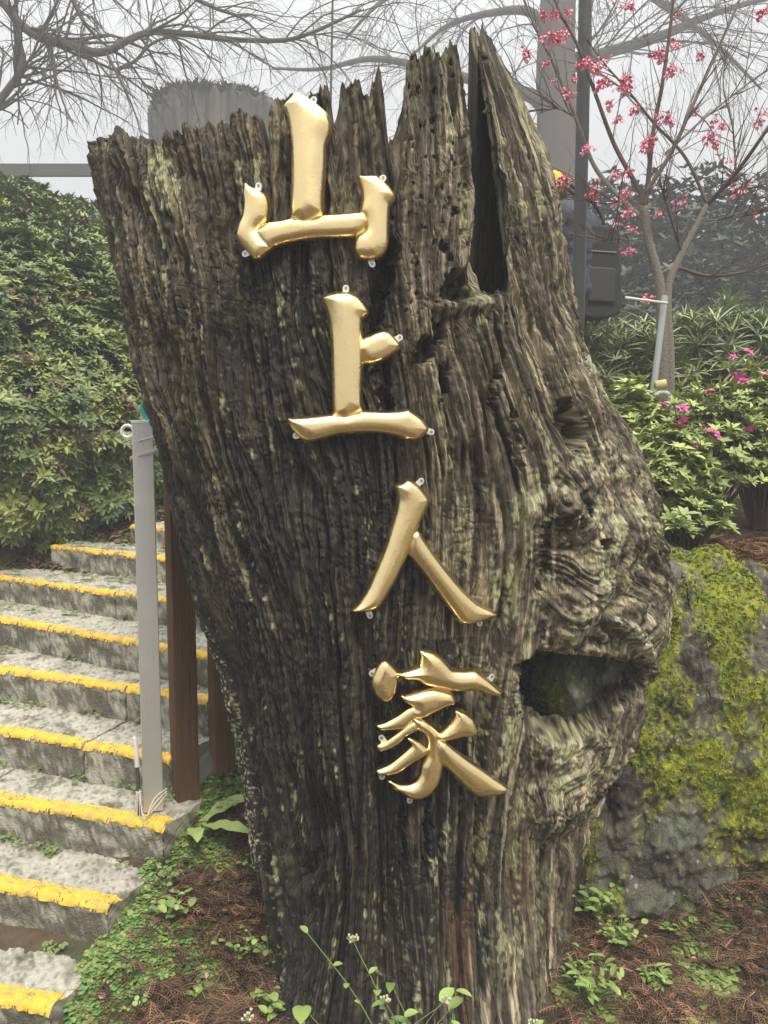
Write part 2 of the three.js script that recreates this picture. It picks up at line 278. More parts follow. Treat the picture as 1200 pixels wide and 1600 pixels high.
  const segd = (px, py, pts) => { let b = 1e9; for (let i = 0; i + 1 < pts.length; i++) { const [ax, ay] = pts[i], [bx, by] = pts[i + 1], dx = bx - ax, dy = by - ay, t = clamp(((px - ax) * dx + (py - ay) * dy) / (dx * dx + dy * dy || 1)); b = Math.min(b, Math.hypot(px - ax - t * dx, py - ay - t * dy)); } return b; };
  const hole = [[822, 1044], [850, 1031], [900, 1037], [960, 1041], [1000, 1047], [994, 1066], [974, 1086], [955, 1108], [925, 1128], [896, 1148], [870, 1150], [850, 1142], [832, 1128], [821, 1086]];
  const holeC = [...hole, hole[0]];
  const inHole = (x, y) => { let c = false; for (let i = 0, j = hole.length - 1; i < hole.length; j = i++) if ((hole[i][1] > y) !== (hole[j][1] > y) && x < (hole[j][0] - hole[i][0]) * (y - hole[i][1]) / (hole[j][1] - hole[i][1]) + hole[i][0]) c = !c; return c; };
  const ell = (px, py, cx, cy, rx, ry, rot = 0) => { const c = Math.cos(rot), s = Math.sin(rot), x = (px - cx) * c + (py - cy) * s, y = -(px - cx) * s + (py - cy) * c; return Math.hypot(x / rx, y / ry); };
  const pits = [[722, 446, 30, 27, 0.1, 0.14], [712, 452, 22, 22, 0, 0.12], [664, 548, 15, 21, 0.2, 0.10], [688, 515, 8, 26, 0.2, 0.06], [694, 600, 7, 34, 0.05, 0.05], [893, 668, 19, 44, -0.28, 0.11], [946, 853, 11, 9, -0.5, 0.12], [712, 326, 8, 6, 0, 0.05], [690, 384, 6, 10, 0, 0.04], [705, 404, 7, 6, 0, 0.04], [868, 836, 16, 30, 0.5, 0.05], [607, 410, 15, 36, 0.1, 0.10], [592, 470, 13, 42, 0.15, 0.10], [582, 545, 11, 44, 0.08, 0.08], [600, 625, 11, 30, -0.3, 0.06], [845, 885, 9, 46, 0.25, 0.05], [915, 790, 7, 24, -0.3, 0.035], [480, 1360, 12, 30, 0.4, 0.04], [630, 1310, 7, 60, 0, 0.05], [665, 1300, 6, 70, 0, 0.05], [905, 575, 8, 30, -0.35, 0.03], [762, 610, 8, 40, 0.1, 0.04], [800, 690, 7, 45, -0.2, 0.03]];
  const lips = [{ p: [[962, 968], [985, 992], [1003, 1018], [1010, 1044]], r: 9, a: 0.035 }, { p: [[835, 800], [870, 770], [890, 800], [880, 840]], r: 14, a: 0.03 }, { p: [[690, 480], [745, 478]], r: 10, a: 0.03 }, { p: [[745, 490], [738, 600], [728, 680]], r: 24, a: 0.03 }];
  const base = new Float32Array(NC * (NR + 1) * 3), meta = new Float32Array(NC * (NR + 1) * 2), q = V(), PL = V(), PR = V();
  const lobeAt = (px, py) => Math.max(sst(1.15, 0.6, ell(px, py, 945, 900, 120, 260, 0)), sst(1.2, 0.5, ell(px, py, 900, 1200, 90, 150, 0.35))) * sst(790, 850, px);
  for (let j = 0; j < NC; j++) for (let i = 0; i <= NR; i++) {
    const c = cols[j], y = i <= R1 ? lerp(YB, YM, i / R1) : lerp(YM, c.rim, (i - R1) / (NR - R1)), k = (j * (NR + 1) + i), flare = sst(1380, 1780, y);
    if (c.front) {
      const px = X(c.s, y), lob = lobeAt(px, y), z = zSil + 0.14 * flare + (0.42 + 0.06 * flare - 0.05 * sst(500, 100, y)) * Math.pow(c.sn, 0.78) + 0.10 * Math.exp(-Math.pow(ell(px, y, 940, 880, 95, 190), 2)) + 0.05 * Math.exp(-Math.pow(ell(px, y, 885, 1235, 55, 110), 2));
      q.copy(at(px, y, z)); meta[2 * k] = px;
    } else {
      PL.copy(at(X(0, y), y, zSil)); PR.copy(at(X(1, y), y, zSil));
      const lob = sst(0.72, 0.88, c.s) * sst(700, 820, y) * sst(1420, 1280, y);
      q.lerpVectors(PL, PR, c.s); q.z -= (0.46 + 0.1 * flare) * c.sn * (1 - 0.72 * lob); meta[2 * k] = X(c.s, y);
    }
    meta[2 * k + 1] = y; base[3 * k] = q.x; base[3 * k + 1] = q.y; base[3 * k + 2] = q.z;
  }
  const holed = new Uint8Array(NC * (NR + 1));
  const m = new MB(), id = (j, i) => ((j + NC) % NC) * (NR + 1) + i, n = V(), du = V(), dv = V(), g3 = (k, o) => o.set(base[3 * k], base[3 * k + 1], base[3 * k + 2]), a1 = V(), a2 = V();
  for (let j = 0; j < NC; j++) for (let i = 0; i <= NR; i++) {
    const c = cols[j], k = id(j, i), px = meta[2 * k], py = meta[2 * k + 1]; g3(k, q);
    // smooth outward direction, taken over a wide neighbourhood
    du.subVectors(g3(id(j + 6, i), a1), g3(id(j - 6, i), a2)); dv.subVectors(g3(id(j, Math.min(NR, i + 8)), a1), g3(id(j, Math.max(0, i - 8)), a2)); du.y = 0; dv.set(dv.x * 0.2, Math.abs(dv.y) + 1e-4, dv.z * 0.2); n.crossVectors(du, dv).normalize();
    if (c.front && n.z < 0) n.z *= -1; if (!c.front && n.z > 0) n.z *= -1;
    const a = c.a, b = q.y, lob = lobeAt(px, py) * (c.front ? 1 : sst(0.75, 0.93, c.s));
    const dry = c.front ? sst(590, 680, px) * (1 - 0.5 * lob) : 0, calm = (0.35 + 0.65 * sst(-0.3, 0.5, N3(a * 2.4, b * 1.1, 15))) * (1 - 0.5 * dry);
    const wv = 0.05 * N3(a * 2.1, b * 0.8, 3) + 0.011 * calm * N3(a * 6, b * 3.0, 1) + 0.0055 * calm * N3(a * 15, b * 9, 2);
    const A = a + wv, depthy = sst(-0.5, 0.45, N3(A * 3.1, b * 0.7, 16)), fine = 0.5 + 0.5 * sst(-0.4, 0.4, N3(A * 5, b * 1.2, 17));
    const sw = fbm(q.x * 2.6 + 0.3 * N3(q.x * 3, q.y * 3, 3), q.y * 1.9, q.z * 1.6 + 6, 2) + 0.10 * fbm(q.x * 9, q.y * 8, q.z * 6, 2);   // burl contours
    const r2 = Math.abs(N3(A * 8.5, b * 0.62, 5)), r3 = Math.abs(N3(A * 23, b * 1.5, 6)), r4 = Math.abs(N3(A * 62, b * 2.4, 7)), r5 = N3(A * 150, b * 6, 8);
    const chipn = Math.sign(N3(A * 48, b * 14, 22)) * sst(0.2, 0.5, Math.abs(N3(A * 48, b * 14, 22)));
    const iso = fbm(q.x * 30, q.y * 30, q.z * 30, 2), plate = sst(-0.035, 0.035, N3(A * 6.5, b * 0.5, 9));
    let dl = 0.040 * N3(A * 4.4, b * 0.45, 4) + 0.042 * (0.35 + 0.65 * depthy) * (Math.min(1, r2 * 4.5) - 0.85) + 0.019 * fine * (Math.min(1, r3 * 3.6) - 0.75) + 0.010 * fine * (Math.min(1, r4 * 2.6) - 0.6) + 0.0036 * r5 + 0.0038 * (1 - 0.35 * dry) * chipn + 0.0022 * dry * N3(A * 250, b * 3.5, 23) + 0.014 * (plate - 0.5) + 0.011 * (1 - 0.5 * dry) * N3(A * 9, b * (3.2 - 1.6 * dry), 18);
    dl += 0.004 * (Math.min(1, Math.abs(N3(A * 16, b * 22, 19)) * 5) - 1) * sst(0.1, 0.5, N3(A * 3, b * 2, 20));
    if (lob > 0) { // burl: fibres bent round lumps, broken by pits
      const fl = a + 0.13 * N3(q.x * 2.0, q.y * 1.4, 33) + 0.03 * N3(q.x * 5, q.y * 4, 34), g3b = Math.abs(N3(fl * 21, b * 1.3 + 0.3 * sw, 35)), g4 = Math.abs(N3(fl * 55, b * 3.4, 36)), g5 = N3(fl * 130, b * 14, 37), rough = fbm(q.x * 48, q.y * 44, q.z * 48, 2);
      const bl = 0.055 * fbm(q.x * 3.6, q.y * 3.2, q.z * 4 + 9, 3) + 0.018 * (Math.min(1, g3b * 3.2) - 0.75) + 0.007 * (Math.min(1, g4 * 2.4) - 0.6) + 0.003 * g5 + 0.0045 * rough - 0.010 * sst(0.5, 0.75, fbm(q.x * 14, q.y * 11, q.z * 14, 2)) + 0.006 * (Math.min(1, Math.abs(Math.sin(sw * 13)) * 2.2) - 0.8); dl = lerp(dl, bl, lob); }
    dl += (0.0046 - 0.0018 * dry + 0.001 * lob) * iso;
    let pit = 0, cut = 0;
    if (c.front) {
      const jx = px + 5 * N3(q.x * 22, q.y * 22, 12) + 3 * N3(q.x * 60, q.y * 60, 13), jy = py + 7 * N3(q.x * 16, q.y * 16, 14);
      for (const [cx, cy, rx, ry, ro, dp] of pits) { if (Math.abs(px - cx) > 90 || Math.abs(py - cy) > 110) continue; const e = ell(jx, jy, cx, cy, rx, ry, ro); pit = Math.max(pit, dp * sst(1.12, 0.72, e)); }
      for (const l of lips) { const d = segd(px, py, l.p); if (d < l.r * 2) dl += l.a * sst(l.r * 1.7, l.r * 0.3, d); }
      // small worm holes in the pale upper wood
      const wh = N3(q.x * 42, q.y * 28, 31); if (px > 610 && px < 780 && py < 520) pit = Math.max(pit, 0.018 * sst(0.70, 0.80, wh));
      // slit beside the crack, where the two prongs part
      if (px > 790 && px < 1040 && py > 990 && py < 1180) { const hx = px + 7 * N3(q.x * 20, q.y * 20, 25) + 3 * N3(q.x * 55, q.y * 55, 26), hy = py + 6 * N3(q.x * 22, q.y * 22, 27), ins = inHole(hx, hy), d = segd(hx, hy, holeC); cut = ins ? 1 : sst(22, 0, d); if (ins && d > 3) holed[k] = 1; if (cut > 0) { dl = lerp(dl, 0, cut * cut); } }
    }
    const tear = sst(NR - 40, NR, i); // frayed fibres at the rim
    dl -= 0.012 * tear * (0.5 + 0.5 * N3(A * 60, b * 5, 21));
    if (c.front && c.s > sc - 0.02 && c.s < sR + 0.02 && py < 500) pit *= 1 - sst(500, 455, py) * sst(0.02, 0.005, Math.max(sc - c.s, c.s - sR));
    if (c.front && c.s > 0.84) dl *= lerp(0.3, 1, sst(70, 330, py)); else if (c.front && c.s > 0.78) dl *= lerp(0.55, 1, sst(70, 330, py));
    q.addScaledVector(n, dl); if (pit) { q.addScaledVector(n, -pit); } if (cut) q.z -= 0.15 * cut * cut;
    // ---- colour of the wood: fibres, wet dark bands, bleached strands, lichen
    const st = 0.5 * N3(A * 60, b * 2.4, 40) + 0.35 * N3(A * 140, b * 5, 41) + 0.3 * N3(A * 22, b * 1.4, 42) + 0.2 * iso;
    const stl = lob > 0 ? lerp(st, 0.55 * N3((a + 0.13 * N3(q.x * 2.0, q.y * 1.4, 33) + 0.03 * N3(q.x * 5, q.y * 4, 34)) * 60, b * 5, 44) + 0.3 * fbm(q.x * 12, q.y * 9, q.z * 12, 2) + 0.4 * iso, lob) : st;
    const big = fbm(q.x * 2.2, q.y * 1.3, q.z + 3, 3);
    let wet = c.front ? Math.max(sst(250, 150, Math.abs(px - (495 + 0.05 * (py - 700))) * (py > 1000 ? 0.85 : 1.25) - 60 * big) * sst(250, 460, py), 0.9 * sst(430, 330, px - 60 * big) * sst(620, 780, py)) : 0.5;
    if (c.front) wet = Math.max(wet, 0.55 * sst(0.1, 0.4, big + 0.25 * N3(A * 14, b, 3)));
    if (lob > 0) wet *= 1 - 0.8 * lob;
    if (px > 610 && py < 520) wet *= 0.25;
    const f = clamp(0.44 + 0.78 * stl + 0.15 * big);
    const pale = c.front ? sst(560, 700, px) : 0.3; let cr = lerp(0.040, lerp(0.25, 0.52, pale), f * f), cg = lerp(0.031, lerp(0.205, 0.455, pale), f * f), cb = lerp(0.021, lerp(0.125, 0.32, pale), f * f);
    const wk = wet * clamp(0.95 - 0.3 * st); cr = lerp(cr, 0.010 + 0.048 * f * f, wk); cg = lerp(cg, 0.0095 + 0.043 * f * f, wk); cb = lerp(cb, 0.0075 + 0.031 * f * f, wk);
    const red = sst(0.35, 0.6, N3(A * 9 + 4, b * 1.6, 50)) * sst(1150, 1400, py) * sst(560, 640, px) * 0.6 + sst(0.3, 0.6, N3(q.x * 7, q.y * 4, 51)) * (px > 800 && py > 780 && py < 1000 && px < 890 ? 0.7 : 0); cr = lerp(cr, 0.11, red); cg = lerp(cg, 0.055, red); cb = lerp(cb, 0.032, red);
    // bleached strands
    const bs = sst(0.50, 0.74, N3(A * 38, b * 2.0, 60) + 0.25 * N3(A * 110, b * 8, 61)) * clamp(sst(600, 760, px) + 0.12) * (1 - 0.6 * wet); cr = lerp(cr, 0.60, bs * 0.85); cg = lerp(cg, 0.53, bs * 0.85); cb = lerp(cb, 0.37, bs * 0.85);
    // lichen: pale green crust in streaks and, on the burl, in blotches
    const lz = c.front ? Math.max(sst(620, 760, px) * 0.20, ell(px, py, 262, 310, 34, 85, -0.1) < 1 ? 0.5 : 0, ell(px, py, 405, 255, 12, 40) < 1 ? 0.45 : 0, ell(px, py, 690, 200, 26, 130) < 1 ? 0.34 : 0, lob * 0.30, ell(px, py, 860, 1180, 70, 110, 0.4) < 1 ? 0.42 : 0, ell(px, py, 830, 790, 50, 34, -0.3) < 1 ? 0.5 : 0, 0.02) : 0.1;
    const ln = lerp(N3(A * 20, b * 2.4, 70), fbm(q.x * 9, q.y * 7, q.z * 9, 3), clamp(lob + 0.25)) * 0.7 + 0.45 * fbm(q.x * 34, q.y * 24, q.z * 30, 2), li = sst(0.54 - lz, 0.80 - lz, ln + 0.12);
    cr = lerp(cr, 0.43 + 0.08 * iso, li * 0.8); cg = lerp(cg, 0.45 + 0.08 * iso, li * 0.8); cb = lerp(cb, 0.27, li * 0.8);
    const gm = sst(0.34, 0.6, fbm(q.x * 4 + 8, q.y * 2.4, q.z * 4, 3)) * sst(-0.2, 0.4, iso) * (px < 480 || py > 1400 ? 0.55 : 0.3); cr = lerp(cr, 0.075, gm); cg = lerp(cg, 0.085, gm); cb = lerp(cb, 0.03, gm);
    // white crustose specks
    const sp = N3(q.x * 75, q.y * 48, q.z * 75), spz = c.front ? Math.max(sst(0.03, 0.004, c.s + 0.012 * big) * sst(930, 990, py) * sst(1400, 1330, py) * 0.62, -1, ell(px, py, 918, 566, 6, 19, -0.15) + 0.3 * iso < 1 ? 2 : 0, segd(px, py, lips[0].p) < 6 ? 0.65 : 0) : 0;
    const wh2 = spz > 0.01 ? sst(0.88 - spz, 0.96 - spz, sp) : 0; cr = lerp(cr, 0.55, wh2); cg = lerp(cg, 0.55, wh2); cb = lerp(cb, 0.45, wh2);
    m.v(q.x - 0.1, q.y + 0.1, q.z + 2.6, [Math.max(0.008, cr), Math.max(0.008, cg), Math.max(0.007, cb)]);
    if (c.front && (i & 3) === 0 && (j & 3) === 0) stumpLocal.verts.push([px, py, q.x, q.y, q.z]);
  }
  const cutTri = (a, b, c) => { for (const k of [a, b, c]) { const j = Math.floor(k / (NR + 1)); if (cols[j].front ? !holed[k] : (meta[2 * k] < 800 || !inHole(meta[2 * k], meta[2 * k + 1]))) return false; } return true; };
  const split = j => cols[j % NC].front && cols[j % NC].s > sc && cols[j % NC].s < sR, open = k => meta[2 * k + 1] < 462 + 8 * N3(k * 0.7, 1, 2), jump = j => split(j) && split(j + 1);
  for (let j = 0; j < NC; j++) for (let i = 0; i < NR; i++) { if (jump(j) && open(id(j, i))) continue; const a = id(j, i), b = id(j + 1, i), c = id(j, i + 1), d = id(j + 1, i + 1); if (!cutTri(a, b, c)) m.t(a, b, c); if (!cutTri(b, d, c)) m.t(b, d, c); }
  // rim and the hollow inside
  const inner = [[0.012, 0.5], [0.04, 0.8], [0.075, 4], [0.11, 30], [0.2, 80], [0.3, 130]];
  const cen = V(0.08, 0, 0.02); let prev = cols.map((c, j) => id(j, NR));
  for (const [off, dn] of inner) {
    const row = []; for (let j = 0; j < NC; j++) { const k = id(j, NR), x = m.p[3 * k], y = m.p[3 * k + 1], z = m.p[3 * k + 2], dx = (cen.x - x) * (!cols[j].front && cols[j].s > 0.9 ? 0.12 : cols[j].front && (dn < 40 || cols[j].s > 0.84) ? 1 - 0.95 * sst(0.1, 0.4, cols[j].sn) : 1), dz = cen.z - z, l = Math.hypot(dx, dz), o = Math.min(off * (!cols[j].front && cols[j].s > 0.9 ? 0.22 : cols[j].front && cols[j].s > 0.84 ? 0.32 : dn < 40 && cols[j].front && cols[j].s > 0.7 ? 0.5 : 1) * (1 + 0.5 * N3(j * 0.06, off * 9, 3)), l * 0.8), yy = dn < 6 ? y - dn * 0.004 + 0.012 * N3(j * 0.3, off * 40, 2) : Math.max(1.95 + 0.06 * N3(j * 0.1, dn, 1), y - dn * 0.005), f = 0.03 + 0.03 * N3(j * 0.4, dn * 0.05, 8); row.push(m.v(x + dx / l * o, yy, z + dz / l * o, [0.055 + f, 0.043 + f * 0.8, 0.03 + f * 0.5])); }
    for (let j = 0; j < NC; j++) { const jn = (j + 1) % NC; if (jump(j)) continue; m.t(prev[j], prev[jn], row[j]); m.t(prev[jn], row[jn], row[j]); } prev = row;
  }
  // torn side faces of the split between the two prongs
  for (let jj = 0; jj < NC; jj++) if (split(jj) && !(split(jj - 1 + (jj ? 0 : NC)) && split(jj + 1))) {
    let last = null;
    for (let i = R1; i <= NR; i++) { const k = id(jj, i); if (meta[2 * k + 1] > 475) continue; const dp = 0.06 * sst(NR, NR - 200, i) + 0.008, o = [0, 0.5, 1].map(t => m.v(m.p[3 * k] + 0.006 * N3(i * 0.06, t * 3, jj), m.p[3 * k + 1], m.p[3 * k + 2] - dp * t * (1 + 0.25 * N3(i * 0.09, jj, 2)), [0.06 + 0.03 * N3(i * 0.02, t * 4, jj), 0.047 + 0.025 * N3(i * 0.02, t * 4, jj), 0.032])); if (last) for (const t of [0, 1]) { m.t(last[t], last[t + 1], o[t]); m.t(last[t + 1], o[t + 1], o[t]); } last = o; }
  }
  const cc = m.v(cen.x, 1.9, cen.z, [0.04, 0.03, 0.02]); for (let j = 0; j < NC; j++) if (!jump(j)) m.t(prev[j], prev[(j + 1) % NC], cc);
  // fine drying cracks and fibres, laid along the grain
  const fib = (u, v) => { const w = 0.012 * N3(u * 5, v * 9, 2), x = u + w, f1 = N3(x * 70, v * 7, 1), f2 = N3(x * 150, v * 13, 3), ck = Math.abs(N3(x * 34, v * 4.5, 5)), cx = Math.abs(N3(u * 16, v * 46, 7)); return [f1, f2, sst(0.0, 0.10, ck + 0.10 * sst(0.1, 0.5, N3(u * 6, v * 5, 9))), sst(0.0, 0.05, cx + 0.12 * sst(-0.2, 0.3, N3(u * 5, v * 6, 12)))]; };
  const fibreBump = noiseTex(1024, (u, v) => { const [a, b, c, d] = fib(u, v), g = clamp((0.55 + 0.2 * a + 0.2 * b) * (0.35 + 0.65 * c) * (0.7 + 0.3 * d)); return [g, g, g]; });
  const fibreTone = noiseTex(1024, (u, v) => { const [a, b] = fib(u, v), sp = N3(u * 190, v * 120, 15), g = clamp(0.91 + 0.13 * a + 0.13 * b + 0.05 * sp); return [g, g * (0.985 + 0.02 * b), g * (0.955 + 0.03 * a)]; }, true);
  for (const t of [fibreBump, fibreTone]) { t.wrapS = t.wrapT = THREE.MirroredRepeatWrapping; t.repeat.set(2.2, 1.1); }
  const wood = m.geo(), uvw = wood.attributes.uv; for (let j = 0; j < NC; j++) for (let i = 0; i <= NR; i++) { const k = id(j, i); uvw.setXY(k, cols[j].a + 5, base[3 * k + 1] + 2); }
  part('weathered_wood', wood, vmat({ roughness: 0.72, map: fibreTone, bumpMap: fibreBump, bumpScale: 0.006 }), root);
}
console.log('stump done');
// ------------------------------------------------------------------ four gold characters screwed to the stump
{
  const smudge = noiseTex(256, (u, v) => { const g = 0.48 + 0.14 * tile(u, v, 4) + 0.08 * tile(u, v, 12, 3); return [g, g, g]; }); smudge.repeat.set(3, 3);
  const gold = new THREE.MeshPhysicalMaterial({ color: RGB(0.95, 0.74, 0.38), metalness: 1, roughness: 0.5, roughnessMap: smudge, side: THREE.DoubleSide, bumpMap: grainBump, bumpScale: 0.0004 });
  const lugM = mat(0.75, 0.75, 0.74, { metalness: 0.6, roughness: 0.4 }), screwM = mat(0.35, 0.34, 0.32, { metalness: 0.9, roughness: 0.35 });
  const specs = [
    { ch: 'uppermost gold character on the stump, three upright strokes joined by a bar', o: [350, 130], k: 4, lugs: [[491, 158], [405, 292], [384, 398], [599, 280], [582, 414]], st: [
      [[140, 632], [180, 658], [240, 685], [280, 720], [293, 780], [285, 850], [270, 880], [225, 930], [260, 985], [310, 1040], [270, 1085], [235, 1112], [200, 1115], [160, 1075], [110, 1015], [85, 960], [95, 900], [120, 840], [130, 760], [125, 690]],
      [[200, 940], [280, 880], [360, 868], [440, 850], [560, 850], [630, 832], [760, 822], [880, 818], [920, 880], [880, 950], [820, 978], [700, 985], [560, 990], [430, 1012], [340, 1035], [290, 1060], [235, 1010]],
      [[838, 590], [900, 588], [960, 590], [1000, 620], [1040, 660], [1070, 710], [1060, 745], [1035, 780], [1030, 880], [1028, 1000], [1010, 1060], [970, 1105], [910, 1120], [850, 1112], [815, 1070], [812, 1020], [830, 970], [880, 930], [880, 880], [850, 820], [862, 740], [855, 670], [838, 620]],
      [[460, 75], [530, 110], [600, 155], [660, 215], [678, 275], [672, 330], [650, 400], [645, 500], [635, 650], [630, 825], [560, 880], [500, 905], [450, 875], [420, 850], [425, 600], [425, 400], [410, 250], [385, 180], [382, 155], [420, 115]]] },
    { ch: 'second gold character from the top, upright stroke with short arm over a long base bar', o: [430, 430], k: 4.444, lugs: [[540, 451], [624, 528], [462, 681], [673, 675]], st: [
      [[85, 995], [130, 985], [250, 975], [390, 960], [480, 960], [600, 935], [750, 940], [850, 938], [915, 928], [960, 955], [1020, 1000], [1060, 1065], [1040, 1105], [980, 1145], [900, 1145], [820, 1120], [700, 1105], [560, 1105], [430, 1118], [330, 1145], [250, 1163], [190, 1145], [130, 1090], [95, 1040]],
      [[320, 160], [360, 135], [430, 118], [500, 118], [560, 140], [610, 190], [645, 245], [648, 280], [610, 315], [605, 360], [605, 440], [610, 620], [605, 800], [605, 930], [560, 970], [510, 1000], [460, 1008], [410, 980], [395, 940], [390, 700], [385, 500], [375, 370], [350, 260], [325, 190]],
      [[540, 525], [570, 470], [620, 430], [690, 395], [740, 385], [790, 400], [830, 440], [868, 490], [850, 530], [800, 570], [740, 605], [660, 628], [610, 620], [570, 570]]] },
    { ch: 'third gold character from the top, two spreading legs like an open wedge', o: [530, 730], k: 4.444, lugs: [[657, 751], [577, 961], [748, 973]], st: [
      [[375, 125], [400, 105], [430, 90], [450, 75], [490, 80], [540, 115], [580, 160], [615, 210], [615, 250], [590, 310], [560, 370], [540, 430], [500, 510], [470, 600], [440, 670], [400, 760], [350, 850], [310, 920], [260, 975], [200, 1000], [130, 1008], [80, 990], [130, 930], [190, 830], [250, 690], [300, 560], [340, 430], [375, 320], [390, 230], [378, 160]],
      [[462, 440], [540, 430], [580, 490], [650, 590], [750, 720], [850, 840], [950, 930], [1040, 975], [1085, 1010], [1060, 1040], [980, 1065], [900, 1085], [830, 1080], [790, 1030], [730, 950], [650, 840], [560, 720], [480, 620], [455, 560], [455, 490]]] },
    { ch: 'lowest gold character, many curved strokes under a roof stroke with a dot', o: [560, 1000], k: 4.8, lugs: [[580, 1051], [767, 1056], [595, 1151], [596, 1212], [639, 1249]], st: [
      [[190, 135], [225, 150], [270, 200], [295, 240], [285, 330], [265, 400], [230, 445], [190, 455], [150, 440], [110, 390], [88, 320], [95, 270], [130, 190], [160, 150]],
      [[275, 238], [330, 215], [420, 190], [440, 175], [445, 120], [438, 70], [460, 58], [540, 70], [610, 110], [660, 160], [700, 200], [780, 210], [860, 208], [910, 235], [980, 290], [1065, 370], [1045, 405], [1000, 412], [950, 400], [900, 380], [820, 372], [720, 380], [640, 360], [560, 345], [480, 325], [430, 295], [340, 290], [290, 262]],
      [[302, 405], [380, 385], [480, 355], [560, 345], [640, 360], [690, 380], [720, 430], [710, 470], [650, 490], [570, 530], [480, 570], [420, 575], [385, 530], [400, 490], [340, 460]],
      [[130, 625], [200, 600], [290, 550], [380, 490], [440, 480], [470, 520], [430, 570], [380, 610], [330, 650], [230, 665], [160, 665], [135, 650]],
      [[135, 775], [200, 745], [290, 680], [340, 640], [400, 600], [450, 620], [430, 670], [350, 710], [300, 760], [230, 800], [160, 825], [135, 805]],
      [[130, 960], [220, 920], [310, 850], [385, 780], [365, 745], [355, 722], [390, 720], [450, 750], [490, 785], [510, 810], [495, 850], [440, 885], [370, 930], [290, 985], [200, 1003], [140, 1000]],
      [[395, 575], [440, 570], [500, 590], [560, 640], [600, 690], [590, 800], [625, 920], [610, 1020], [570, 1100], [510, 1160], [440, 1182], [370, 1175], [320, 1140], [255, 1110], [250, 1085], [210, 1045], [230, 1035], [300, 1060], [370, 1062], [420, 1040], [450, 990], [465, 920], [500, 850], [510, 760], [490, 700], [430, 660], [410, 620]],
      [[575, 700], [620, 660], [680, 600], [710, 550], [705, 520], [730, 508], [790, 525], [850, 575], [880, 640], [885, 680], [860, 710], [780, 715], [700, 735], [640, 745], [585, 735]],
      [[590, 730], [640, 740], [700, 790], [800, 870], [900, 940], [1000, 1010], [1080, 1065], [1112, 1095], [1090, 1125], [1020, 1150], [900, 1160], [850, 1145], [770, 1080], [700, 1010], [640, 950], [570, 850], [565, 780]]] }];
  for (const sp of specs) {
    const strokes = sp.st.map(s => new THREE.CatmullRomCurve3(s.map(([x, y]) => V(sp.o[0] + x / sp.k, sp.o[1] + y / sp.k, 0)), true, 'catmullrom', 0.38).getPoints(s.length * 5).map(p => [p.x, p.y]));
    let x0 = 1e9, x1 = -1e9, y0 = 1e9, y1 = -1e9; for (const s of strokes) for (const [x, y] of s) { x0 = Math.min(x0, x); x1 = Math.max(x1, x); y0 = Math.min(y0, y); y1 = Math.max(y1, y); }
    x0 -= 3; y0 -= 3; x1 += 3; y1 += 3;
    // plane that lies against the stump's ridges
    const near = stumpLocal.verts.filter(v => v[0] > x0 - 10 && v[0] < x1 + 10 && v[1] > y0 - 10 && v[1] < y1 + 10 && strokes.some(s => s.some(([x, y], i) => i % 6 === 0 && Math.hypot(x - v[0], y - v[1]) < 26)));
    let S = [0, 0, 0, 0, 0, 0, 0, 0, 0], mx = 0, my = 0; for (const v of near) { mx += v[2]; my += v[3]; } mx /= near.length; my /= near.length;
    let sxx = 0, syy = 0, sxy = 0, sxz = 0, syz = 0, sz = 0; for (const v of near) sz += v[4]; sz /= near.length;
    for (const v of near) { const x = v[2] - mx, y = v[3] - my, z = v[4] - sz; sxx += x * x; syy += y * y; sxy += x * y; sxz += x * z; syz += y * z; }
    const det = sxx * syy - sxy * sxy, pa = (sxz * syy - syz * sxy) / det, pb = (syz * sxx - sxz * sxy) / det;
    const res = near.map(v => v[4] - sz - pa * (v[2] - mx) - pb * (v[3] - my)).sort((a, b) => a - b), off = res[Math.floor(res.length * 0.93)] + 0.004;
    const nrm = V(-pa, -pb, 1).normalize(), C0 = V(mx, my, sz + off);
    const onPlane = (px, py) => { const d = ray(px, py), o = V(0, EYE, 0); const t = (C0.dot(nrm) - o.dot(nrm)) / d.dot(nrm); return o.addScaledVector(d, t); };
    const step = 0.8, W = Math.ceil((x1 - x0) / step), H = Math.ceil((y1 - y0) / step), hh = new Float32Array((W + 1) * (H + 1)), dd = new Float32Array((W + 1) * (H + 1)).fill(-9), cen = onPlane((x0 + x1) / 2, (y0 + y1) / 2), mpp = Math.abs(cen.z) / FOC;
    for (const s of strokes) {
      let a0 = 1e9, a1 = -1e9, b0 = 1e9, b1 = -1e9; for (const [x, y] of s) { a0 = Math.min(a0, x); a1 = Math.max(a1, x); b0 = Math.min(b0, y); b1 = Math.max(b1, y); }
      let d = new Float32Array((W + 1) * (H + 1)).fill(-2), wmax = 0;
      for (let j = 0; j <= H; j++) for (let i = 0; i <= W; i++) {
        const x = x0 + i * step, y = y0 + j * step; if (x < a0 - 2 || x > a1 + 2 || y < b0 - 2 || y > b1 + 2) continue;
        let ins = false, best = 1e9; for (let q = 0, r = s.length - 1; q < s.length; r = q++) { const [xa, ya] = s[q], [xb, yb] = s[r]; if ((ya > y) !== (yb > y) && x < (xb - xa) * (y - ya) / (yb - ya) + xa) ins = !ins; const ex = xb - xa, ey = yb - ya, t = clamp(((x - xa) * ex + (y - ya) * ey) / (ex * ex + ey * ey || 1)), l = (x - xa - t * ex) ** 2 + (y - ya - t * ey) ** 2; if (l < best) best = l; }
        const v = (ins ? 1 : -1) * Math.sqrt(best); d[j * (W + 1) + i] = v; if (v > wmax) wmax = v;
      }
      let h = new Float32Array(d.length); const w = wmax * 1.02;
